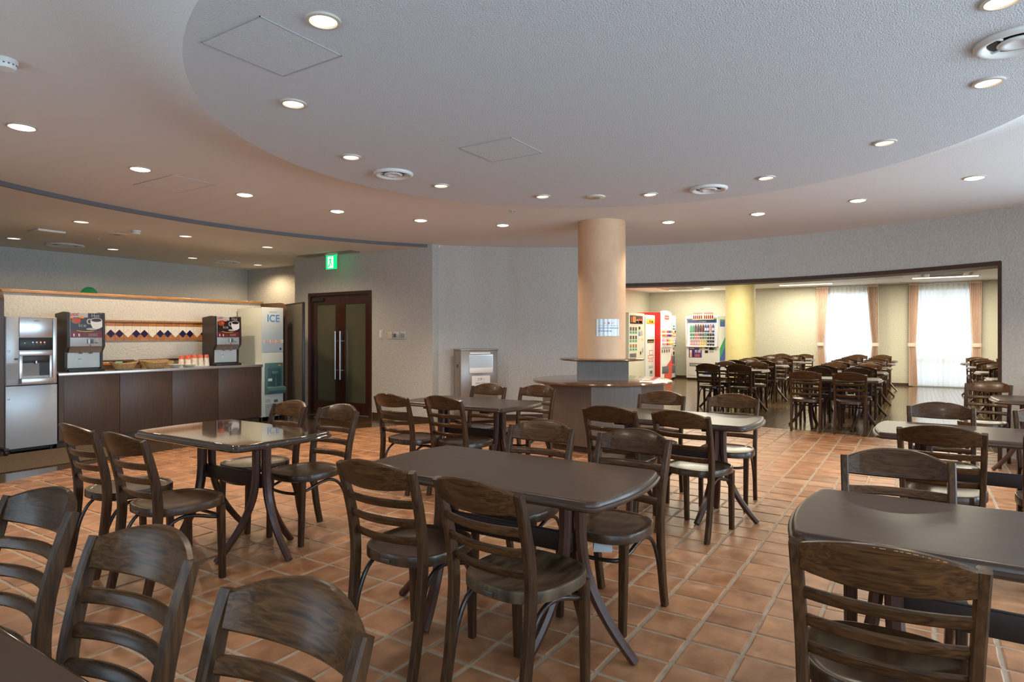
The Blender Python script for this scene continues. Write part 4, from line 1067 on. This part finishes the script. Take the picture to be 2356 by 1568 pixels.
# ------------------------------------------------------------------ tables
def table_outline(inset):
    L, W_, bow, rc = .60, .34, .045, .055
    pts = []
    N = 10
    for k in range(N + 1):                      # right end, bowed
        y = -W_ + rc + (2 * W_ - 2 * rc) * k / N; pts.append((L - bow * (y / W_) ** 2, y))
    xe = L - bow * ((W_ - rc) / W_) ** 2
    for k in range(1, 6): a = k / 6 * PI / 2; pts.append((xe - rc + rc * math.cos(a), W_ - rc + rc * math.sin(a)))
    for k in range(6): x = (xe - rc) * (1 - 2 * k / 5); pts.append((x, W_))
    right = pts[:]
    full = right + [(-x, y) for x, y in []]
    for k in range(1, 6): a = PI / 2 + k / 6 * PI / 2; full.append((-(xe - rc) + rc * math.cos(a), W_ - rc + rc * math.sin(a)))
    for k in range(N + 1): y = W_ - rc - (2 * W_ - 2 * rc) * k / N; full.append((-L + bow * (y / W_) ** 2, y))
    for k in range(1, 6): a = PI + k / 6 * PI / 2; full.append((-(xe - rc) + rc * math.cos(a), -W_ + rc + rc * math.sin(a)))
    for k in range(6): x = -(xe - rc) * (1 - 2 * k / 5); full.append((x, -W_))
    for k in range(1, 6): a = 1.5 * PI + k / 6 * PI / 2; full.append((xe - rc + rc * math.cos(a), -W_ + rc + rc * math.sin(a)))
    out = []; n = len(full)
    for i in range(n):
        p, q, r = Vector(full[i - 1]), Vector(full[i]), Vector(full[(i + 1) % n]); d_ = (r - p)
        if d_.length < 1e-7: d_ = q - p
        nn = Vector((-d_.y, d_.x)).normalized(); out.append((q.x + nn.x * inset, q.y + nn.y * inset))
    return out
def table_proto(label, group, topm):
    t = thing('dining_table', label, 'table', (0, 0, 0), 0, group)
    prof = [(.030, .660), (.008, .662), (.001, .667), (.0, .674), (.004, .680), (.011, .6815), (.0125, .685), (.014, .692), (.019, .698), (.024, .6995), (.028, .700), (.036, .700)]
    vs_, fs = [], []; n = None
    for ins, z in prof:
        o = table_outline(ins); n = len(o)
        for x, y in o: vs_.append((x, y, z))
    for r in range(len(prof) - 1):
        for i in range(n): j = (i + 1) % n; fs.append((r * n + i, r * n + j, (r + 1) * n + j, (r + 1) * n + i))
    fs.append(tuple(range(n))[::-1]); fs.append(tuple((len(prof) - 1) * n + i for i in range(n)))
    bm = bmesh.new(); bv = [bm.verts.new(v) for v in vs_]
    for f in fs:
        try: bm.faces.new([bv[i] for i in f])
        except ValueError: pass
    from_bm('tabletop', bm, topm, t, smooth=SH)
    T = .31
    for s in (-1, 1):
        for da in (0, 106, -106):
            a = math.radians(da) + (0 if s > 0 else PI); c, sn = math.cos(a), math.sin(a); r0 = .036
            prf = [(r0, .66), (r0, .52), (r0 + .004, .44), (.055, .34), (.088, .25), (.138, .16), (.200, .075), (.262, .006)]
            path = smooth_path([(s * T + r * c, r * sn, z) for r, z in prf], 4); up = Vector((-sn, c, 0)); m_ = len(path)
            v_, f_ = sweep_geo(path, lambda i: rrect(.054 - .014 * i / m_, .044 - .010 * i / m_, .012), up); obj('leg', v_, f_, 'tleg', t, smooth=SH)
        span('cleat', s * T - .045, s * T + .045, -.24, .24, .635, .661, 'tbeam', t, .004)
    span('stretcher', -T, T, -.014, .014, .385, .465, 'tbeam', t, .003)
    return t
tl = [
 ((-3.55, 2.32), 'glossy dark table mirroring the coffee machine poster', 'top_gloss'),
 ((-1.54, 2.325), 'dark table in the middle of the picture between four chairs', 'top'),
 ((-3.36, 4.52), 'dark table before the waste bin and glass door', 'top'),
 ((-1.51, 4.52), 'dark table with yellow sheen before the column counter', 'top'),
 ((.235, 2.36), 'large dark table at the picture edge behind the chipped chair', 'top'),
 ((.35, 4.74), 'dark table with pale sheen by the wide opening', 'top'),
 ((-1.30, .185), 'shiny dark table corner cut by the picture bottom', 'top_gloss'),
 ((1.17, 7.54), 'dark table pushed against the opening jamb, cut off', 'top')]
protos = {}
for (x, y), lab, tm in tl:
    if tm not in protos: protos[tm] = table_proto(lab, 'dark dining tables on the terracotta floor', tm); protos[tm].location = (x, y, 0); o = protos[tm]
    else: o = dup(protos[tm], (x, y, 0), 0, lab)
    o.scale = (.94 if 'mirroring' in lab else 1.0, 1, 1)
    if 'middle of the picture' in lab: o.scale = (1.07, 1, 1)
    if 'yellow sheen' in lab: o.scale = (1.03, 1, 1)
for x, v, nm, i in far_tables:
    o = dup(protos['top'], (x, v, 0), random.uniform(-.01, .01), 'dark dining table in the far room, %s of the %s row counting from the opening' % (ORD[i], nm), 'dark dining tables in the far room'); o.scale = (1, 1, 1)

# ------------------------------------------------------------------ curtains
def drape(label, x0, x1, tie_x, tie_w, y=FV - .135, top=2.615):
    t = thing('curtain', label, 'curtain', (0, 0, 0), 0, 'salmon drapes in the far room'); n = 56; zs = [top, 2.55, 2.2, 1.7, 1.35, 1.12, 1.05, .98, .8, .5, .2, .02]
    def half(z):
        if z > 1.05: q = (z - 1.05) / (top - 1.05); s = q ** .75
        else: s = .62 * ((1.05 - z) / 1.03) ** .6
        return s
    vs_, fs = [], []; th = .004
    for side in (0, 1):
        for z in zs:
            s = half(z); a = tie_x - tie_w / 2 + ((x0) - (tie_x - tie_w / 2)) * s; b = tie_x + tie_w / 2 + ((x1) - (tie_x + tie_w / 2)) * s
            for i in range(n + 1):
                u = i / n; amp = .022 + .012 * s; ph = 7.0 * 2 * PI * u
                vs_.append((a + (b - a) * u, y + amp * math.sin(ph) + .006 * math.sin(3.1 * ph + z) + (th if side else 0), z))
    m_ = n + 1; k2 = len(zs) * m_
    for r in range(len(zs) - 1):
        for i in range(n):
            q = (r * m_ + i, r * m_ + i + 1, (r + 1) * m_ + i + 1, (r + 1) * m_ + i); fs.append(q); fs.append(tuple(k2 + v for v in q[::-1]))
    obj('cloth', vs_, fs, 'drape', t, smooth=True)
    lathe('tieback', [(tie_w * .56, 1.01), (tie_w * .60, 1.03), (tie_w * .60, 1.08), (tie_w * .56, 1.10)], 'drape', t, 28, loc=(tie_x, y, 0), sy=.42)
    span('heading_tape', x0, x1, y - .03, y + .03, top - .06, top + .002, 'drape', t, .008)
drape('salmon drape tied back at the first window, vending machine side', -2.32, -2.03, -2.22, .15)
drape('salmon drape tied back at the first window, pier side', -1.12, -.87, -.93, .13)
drape('salmon drape tied back at the second window, pier side', -.20, .02, -.13, .15)
drape('salmon drape tied back at the second window, jamb side', 1.04, 1.285, 1.19, .16)
def sheer(label, x0, x1, y=FV - .05):
    t = thing('sheer_curtain', label, 'curtain', (0, 0, 0), 0, 'sheer curtains in the far room'); n = 150; zs = [2.60, 2.5, 1.8, 1.0, .03]; vs_, fs = [], []
    for z in zs:
        for i in range(n + 1):
            u = i / n; ph = u * 2 * PI * 13; vs_.append((x0 + (x1 - x0) * u, y + .018 * math.sin(ph) + .008 * math.sin(2.3 * ph + z * .4), z))
    for r in range(len(zs) - 1):
        for i in range(n): fs.append((r * (n + 1) + i, r * (n + 1) + i + 1, (r + 1) * (n + 1) + i + 1, (r + 1) * (n + 1) + i))
    obj('cloth', vs_, fs, 'sheer', t, smooth=True); span('heading_tape', x0, x1, y - .012, y + .012, 2.575, 2.603, 'white', t)
sheer('white sheer curtain glowing at the first far window', -2.22, -.92)
sheer('white sheer curtain glowing at the second far window', -.17, 1.25)
sheer('white sheer curtain at the third far window, hidden by the jamb', 2.95, 4.35)
struct(span('trim_5', -2.4, 1.4, FV - .19, FV - .0, 2.618, ZF, 'white'))

# ------------------------------------------------------------------ vending machines
def vm_base(name, label, loc, rotz, w_, d_, h_, m):
    t = thing(name, label, 'vending machine', loc, rotz)
    span('cabinet', -w_ / 2, w_ / 2, .0, d_, .06, h_, m, t, .012); span('plinth', -w_ / 2 + .03, w_ / 2 - .03, .04, d_ - .03, 0, .06, 'black', t)
    return t
GV = 'goods shown in the vending machines'
proto_b = {}
def bottle(label, loc, h_, r, body, cap, scale=1.0):
    key = (h_, r, body, cap)
    if key in proto_b: return dup(proto_b[key], loc, 0, label)
    t = thing('drink_bottle' if cap else 'drink_can', label, 'bottle' if cap else 'can', loc, 0, GV)
    if cap:
        lathe('body', [(r * .9, 0), (r, .006), (r, h_ * .62), (r * .85, h_ * .74), (r * .42, h_ * .88), (r * .38, h_ * .92), (0, h_ * .92)], body, t, 16)
        lathe('cap', [(r * .46, h_ * .90), (r * .46, h_), (0, h_)], cap, t, 12); lathe('label_band', [(r * 1.02, h_ * .2), (r * 1.02, h_ * .55)], 'paper' if body in ('blue',) else body, t, 16)
    else:
        lathe('body', [(r * .85, 0), (r, h_ * .06), (r, h_ * .92), (r * .85, h_)], body, t, 16); lathe('lid', [(r * .86, h_), (r * .8, h_ - .004), (0, h_ - .004)], 'metal', t, 14); lathe('label_band', [(r * 1.02, h_ * .35), (r * 1.02, h_ * .6)], 'paper', t, 16)
    proto_b[key] = t; return t
# machine against the window wall
VY = 18.22; VXc, VW = -5.23, .95
va = vm_base('vending_machine', 'white drink vending machine beside the yellow column', (VXc, VY, 0), 0, VW, .70, 1.86, 'white')
h2 = VW / 2
fr1 = front('display_frame', -h2 + .01, h2 - .01, 1.78, 1.845, 'white', va, 0, .10, .006)
span('display_frame', -h2 + .01, -h2 + .045, -.10, 0, .98, 1.78, 'white', va, .006); span('display_frame', h2 - .045, h2 - .01, -.10, 0, .98, 1.78, 'white', va, .006); span('display_frame', -h2 + .045, h2 - .045, -.10, 0, .96, .995, 'white', va, .006)
span('display_back', -h2 + .045, h2 - .045, -.006, -.001, .995, 1.78, 'vlit', va)
hd = span('header_sign', -h2 + .06, h2 - .05, -.03, -.008, 1.66, 1.76, 'blue', va); span('header_stripe', -h2 + .06, h2 - .05, -.032, -.03, 1.725, 1.76, 'green', hd); text('ITOEN', .055, (.01, -.034, 1.69), 'paper', hd, sx=1.3, bold=.001)
for z in (1.385, 1.19, 1.0): span('shelf', -h2 + .12, h2 - .15, -.09, -.007, z - .02, z, 'white', va, .003)
for z in (1.385, 1.19, 1.0):
    for k in range(10): span('price_button', -h2 + .135 + k * .071, -h2 + .175 + k * .071, -.096, -.09, z - .018, z - .004, 'greylight', va)
span('glass_front', -h2 + .045, h2 - .045, -.104, -.101, .995, 1.78, 'vglass', va)
top = [('green', 'white'), ('green', 'white'), ('coffee', 'redtext'), ('coffee', 'redtext'), ('maroon', 'yellow'), ('maroon', 'yellow'), ('blue', 'white'), ('blue', 'white'), ('pink', 'pink'), ('blue', 'orange')]
mid_ = ['green', 'green', 'redtext', 'redtext', 'boxwood', 'boxwood', 'green', 'coffee', 'coffee', 'coffee']
low = ['pink', 'pink', 'pink', 'pink', 'yellow', 'yellow', 'yellow', 'navy', 'navy', 'navy']
ON = {'green': 'green', 'coffee': 'black', 'maroon': 'brown', 'blue': 'blue', 'pink': 'pink', 'redtext': 'red', 'boxwood': 'brown', 'yellow': 'yellow', 'navy': 'navy'}
for k in range(10):
    xx = VXc - h2 + .155 + k * .071
    bottle('%s bottle, %s from the wall corner on the top shelf, white machine by column' % (ON[top[k][0]], ORD[k]), (xx, VY - .05, 1.385), .235, .030, *top[k])
    bottle('%s can, %s from the wall corner on the middle shelf, white machine by column' % (ON[mid_[k]], ORD[k]), (xx, VY - .05, 1.19), .155, .029, mid_[k], None)
    bottle('%s can, %s from the wall corner on the lowest shelf, white machine by column' % (ON[low[k]], ORD[k]), (xx, VY - .05, 1.0), .155, .031, low[k], None)
ad = front('advert_panel', -h2 + .08, -.02, .655, .945, 'purple', va, 0, .006, .002)
front('advert_bottle', -h2 + .11, -h2 + .165, .67, .87, 'paper', ad, -.006, .001); front('advert_bottle', -h2 + .122, -h2 + .153, .68, .80, 'orange', ad, -.007, .001); front('advert_bottle', -h2 + .19, -h2 + .225, .67, .87, 'coffee', ad, -.006, .001)
text('吸収', .085, (-.13, -.008, .83), 'paper', ad, bold=.002); front('advert_block', -.21, -.15, .68, .75, 'redtext', ad, -.006, .001); front('advert_block', -.135, -.08, .68, .75, 'redtext', ad, -.006, .001); front('advert_block', -h2 + .11, -.24, .905, .93, 'paper', ad, -.006, .001)
lathe('advert_moon', [(.035, 0), (.033, .001), (0, .001)], 'yellow', ad, 20, loc=(-.06, -.006, .90), rot=(PI / 2, 0, 0))
for a_, b_, c_, d_, m_ in ((.07, .16, .915, .955, 'black'), (.07, .16, .79, .865, 'black'), (.11, .13, .88, .90, 'yellow'), (.19, .33, .88, .96, 'black'), (.20, .32, .81, .87, 'greylight'), (.365, .40, .86, .94, 'greylight')): front('coin_panel', a_, b_, c_, d_, m_, va, 0, .008, .002)
lathe('coin_ring', [(.035, 0), (.035, .006), (.022, .008), (.02, .002), (0, .002)], 'green', va, 20, loc=(.325, -.008, .94), rot=(PI / 2, 0, 0))
front('delivery_slot', -h2 + .10, .16, .40, .495, 'greydark', va, 0, .006, .002); front('slot_flap', -h2 + .12, .14, .41, .475, 'grey', va, -.006, .004, .002)
front('price_label', -h2 + .05, h2 - .3, .12, .15, 'greylight', va, 0, .002)
poly_panel('wave_stripe', [(.0, .16), (.10, .30), (.20, .24), (.30, .36), (.40, .30), (.40, .16)], 0, 'blue', va, .002)
# side panel stripes (+x side)
sd = prism('side_logo', [(.08, 1.55), (.62, 1.55), (.62, 1.76), (.08, 1.76)], h2, h2 + .002, 'blue', va, plane='yz'); prism('side_logo_top', [(.08, 1.70), (.62, 1.70), (.62, 1.76), (.08, 1.76)], h2 + .002, h2 + .003, 'green', sd, plane='yz'); 
prism('side_stripe', [(.05, .62), (.66, .98), (.66, 1.25), (.05, .92)], h2, h2 + .002, 'green', va, plane='yz'); prism('side_stripe', [(.05, .30), (.66, .60), (.66, .98), (.05, .62)], h2, h2 + .002, 'blue', va, plane='yz')
for k in range(2):
    t = thing('promotion_poster', 'small red bottle poster above the white machine, %s' % ('wall corner side' if k == 0 else 'column side'), 'poster', (VXc - .105 + k * .31, VY - .112, 1.745))
    span('sheet', -.145, .145, -.002, 0, 0, .205, 'paper', t); front('red_band', -.135, .135, .175, .198, 'redtext', t, -.002, .001)
    for j in range(5):
        xx = -.11 + j * .055; front('orange_cap', xx - .012, xx + .012, .125, .165, 'orange', t, -.002, .001); front('poster_bottle', xx - .020, xx + .020, .015, .12, 'redtext', t, -.002, .001); front('bottle_label', xx - .010, xx + .010, .05, .11, 'coffee', t, -.003, .001)
# machines along the wall, facing +x
U0 = -6.05
m1 = vm_base('vending_machine', 'beige snack vending machine with framed food pictures', (U0, 15.25, 0), PI / 2, 1.06, .80, 1.87, 'cream')
sg = front('sign_panel', -.46, .38, 1.59, 1.80, 'coffee', m1, 0, .012, .05)
for a_, b_, c_, m_ in ((-.42, -.34, .13, 'redtext'), (-.30, -.10, .15, 'orange'), (-.06, .06, .08, 'greylight'), (.08, .34, .10, 'redtext'), (-.06, .32, .04, 'pink')): front('sign_print', a_, b_, 1.625, 1.625 + c_, m_, sg, -.012, .001, .0)
for r_ in range(3):
    for c_ in range(3):
        x_ = -.50 + c_ * .175; z_ = 1.33 - r_ * .215
        fp_ = front('food_picture', x_, x_ + .15, z_, z_ + .19, 'white', m1, 0, .006, .002); front('food_print', x_ + .015, x_ + .135, z_ + .08, z_ + .175, 'rail' if r_ == 2 else 'boxwood', fp_, -.006, .001); front('food_caption', x_ + .015, x_ + .135, z_ + .012, z_ + .065, 'green', fp_, -.006, .001)
for a_, b_, c_, d_, m_ in ((.12, .22, 1.45, 1.52, 'black'), (.12, .22, 1.41, 1.44, 'yellow'), (.12, .22, 1.28, 1.39, 'bluetext'), (.12, .22, 1.20, 1.27, 'paper'), (.28, .38, 1.30, 1.42, 'pink'), (.34, .42, 1.17, 1.22, 'yellow'), (.35, .44, .85, .97, 'greylight'), (.22, .28, .80, .88, 'black'), (-.48, -.06, .72, .84, 'greydark')): front('coin_panel', a_, b_, c_, d_, m_, m1, 0, .008, .002)
front('foot_grille', -.50, .50, .07, .13, 'grey', m1, 0, .006)
m2 = vm_base('vending_machine', 'slim white cup vending machine beside the red machine', (U0 + .02, 16.16, 0), PI / 2, .70, .78, 1.84, 'white')
front('sign_panel', -.27, .30, 1.60, 1.74, 'yellow', m2, 0, .008, .004); front('sign_print', -.10, .02, 1.63, 1.70, 'redtext', m2, -.008, .001); front('sign_print', .05, .18, 1.63, 1.69, 'boxwood', m2, -.008, .001)
front('lit_panel', -.26, .30, 1.26, 1.54, 'vlit', m2, 0, .006); 
kp = front('key_panel', -.22, .26, 1.10, 1.19, 'black', m2, 0, .010, .002)
for k in range(4): front('key', -.18 + k * .11, -.13 + k * .11, 1.115, 1.14, 'yellow', kp, -.010, .003)
for a_, b_, c_, d_ in ((-.08, .16, .90 - .13, .90), (-.18, .24, .68, .76), (-.12, .18, .585, .645)): 
    f_ = front('red_print_frame', a_, b_, c_, d_, 'redtext', m2, 0, .002); front('print_inner', a_ + .02, b_ - .02, c_ + .015, d_ - .015, 'white', f_, -.002, .001)
front('coin_panel', -.12, .16, .42, .50, 'greylight', m2, 0, .008, .003); front('cup_door', -.06, .14, .16, .36, 'greylight', m2, 0, .010, .004); front('cup_window', -.04, .12, .27, .35, 'greydark', m2, -.010, .002)
m3 = vm_base('vending_machine', 'red and white drink vending machine, tallest of the wall row', (U0 + .12, 17.05, 0), PI / 2, 1.0, .86, 1.93, 'red')
prism('arched_front', [(-.47, .07), (.47, .07), (.47, 1.92), (.30, 1.97), (0, 1.99), (-.30, 1.97), (-.47, 1.92)], -.03, 0, 'white', m3, plane='xz'); front('red_edge', -.50, -.47, .07, 1.93, 'red', m3, 0, .032)
front('sign_print', -.12, .22, 1.74, 1.85, 'redtext', m3, -.03, .001); front('sign_print_inner', -.08, .18, 1.77, 1.82, 'pink', m3, -.031, .001)
front('lit_display', -.40, .38, .96, 1.66, 'vlit', m3, -.03, .004)
for z in (1.42 - .18, 1.42 - .42, .97 + .0): front('shelf', -.39, .37, z, z + .02, 'white', m3, -.034, .06)
span('glass_front', -.40, .38, -.101, -.098, .96, 1.66, 'vglass', m3)
cl3 = [['orange', 'pink', 'redtext', 'purple', 'purple', 'orange'], ['pink', 'pink', 'redtext', 'orange', 'yellow', 'yellow'], ['blue', 'blue', 'bluetext', 'greydark', 'green', 'green']]
for r_, z in enumerate((1.26, 1.02 + .0, .99)):
    zz = (1.26, 1.02, .99)[r_]
    if r_ == 2: continue
    for k in range(6):
        c_ = cl3[r_][k]; bottle('%s pack, %s from the cup machine side on the %s shelf, red machine' % (c_.replace('text', ''), ORD[k], ('upper', 'lower')[r_]), (U0 + .12 + .066, 17.05 - .33 + k * .125, zz), .17, .045, c_, None)
for k, c_ in enumerate(('green', 'red', 'greydark', 'red')): lathe('round_sticker', [(.05, 0), (.048, .002), (0, .002)], c_, m3, 16, loc=(-.33 + k * .19, -.03, .86), rot=(PI / 2, 0, 0))
front('notice_panel', -.36, .0, .50, .78, 'paper', m3, -.03, .004); front('delivery_slot', -.34, .18, .24, .44, 'greydark', m3, -.03, .008, .004); poly_panel('red_swoosh', [(-.20, .07), (.47, .07), (.47, .85), (.36, .60), (.05, .46), (-.16, .20)], -.031, 'redtext', m3, .002)
m4 = vm_base('vending_machine', 'slim white drink vending machine at the far end of the wall row', (U0, 17.985, 0), PI / 2, .72, .72, 1.875, 'white')
front('lit_display', -.27, .20, 1.02, 1.72, 'vlit', m4, 0, .004, .0)
for z in (1.46, 1.25, 1.04): front('shelf', -.27, .20, z - .02, z, 'white', m4, -.004, .05)
for r_, z in enumerate((1.46, 1.25, 1.04)):
    for k in range(4):
        c_ = [['green', 'yellow', 'blue', 'bluetext'], ['bluetext', 'greylight', 'orange', 'orange'], ['orange', 'pink', 'pink', 'greylight']][r_][k]
        bottle('%s can, %s from the red machine side on the %s shelf, slim white machine' % (c_.replace('text', ''), ORD[k], ('top', 'middle', 'lowest')[r_]), (U0 + .03, 17.985 - .19 + k * .105, z), .13, .028, c_, None)
for a_, b_, c_, d_, m_ in ((.24, .32, 1.37, 1.47, 'black'), (.25, .33, .98, 1.16, 'greydark'), (.08, .20, .88, .93, 'redtext'), (.08, .20, .72, .82, 'black'), (-.16, .24, .46, .70, 'greydark'), (-.16, .26, .19, .40, 'greydark'), (-.12, .22, .40, .45, 'redtext')): front('front_panel', a_, b_, c_, d_, m_, m4, 0, .008, .002)
front('emblem', -.06, .04, 1.62, 1.68, 'bluetext', m4, -.004, .002)
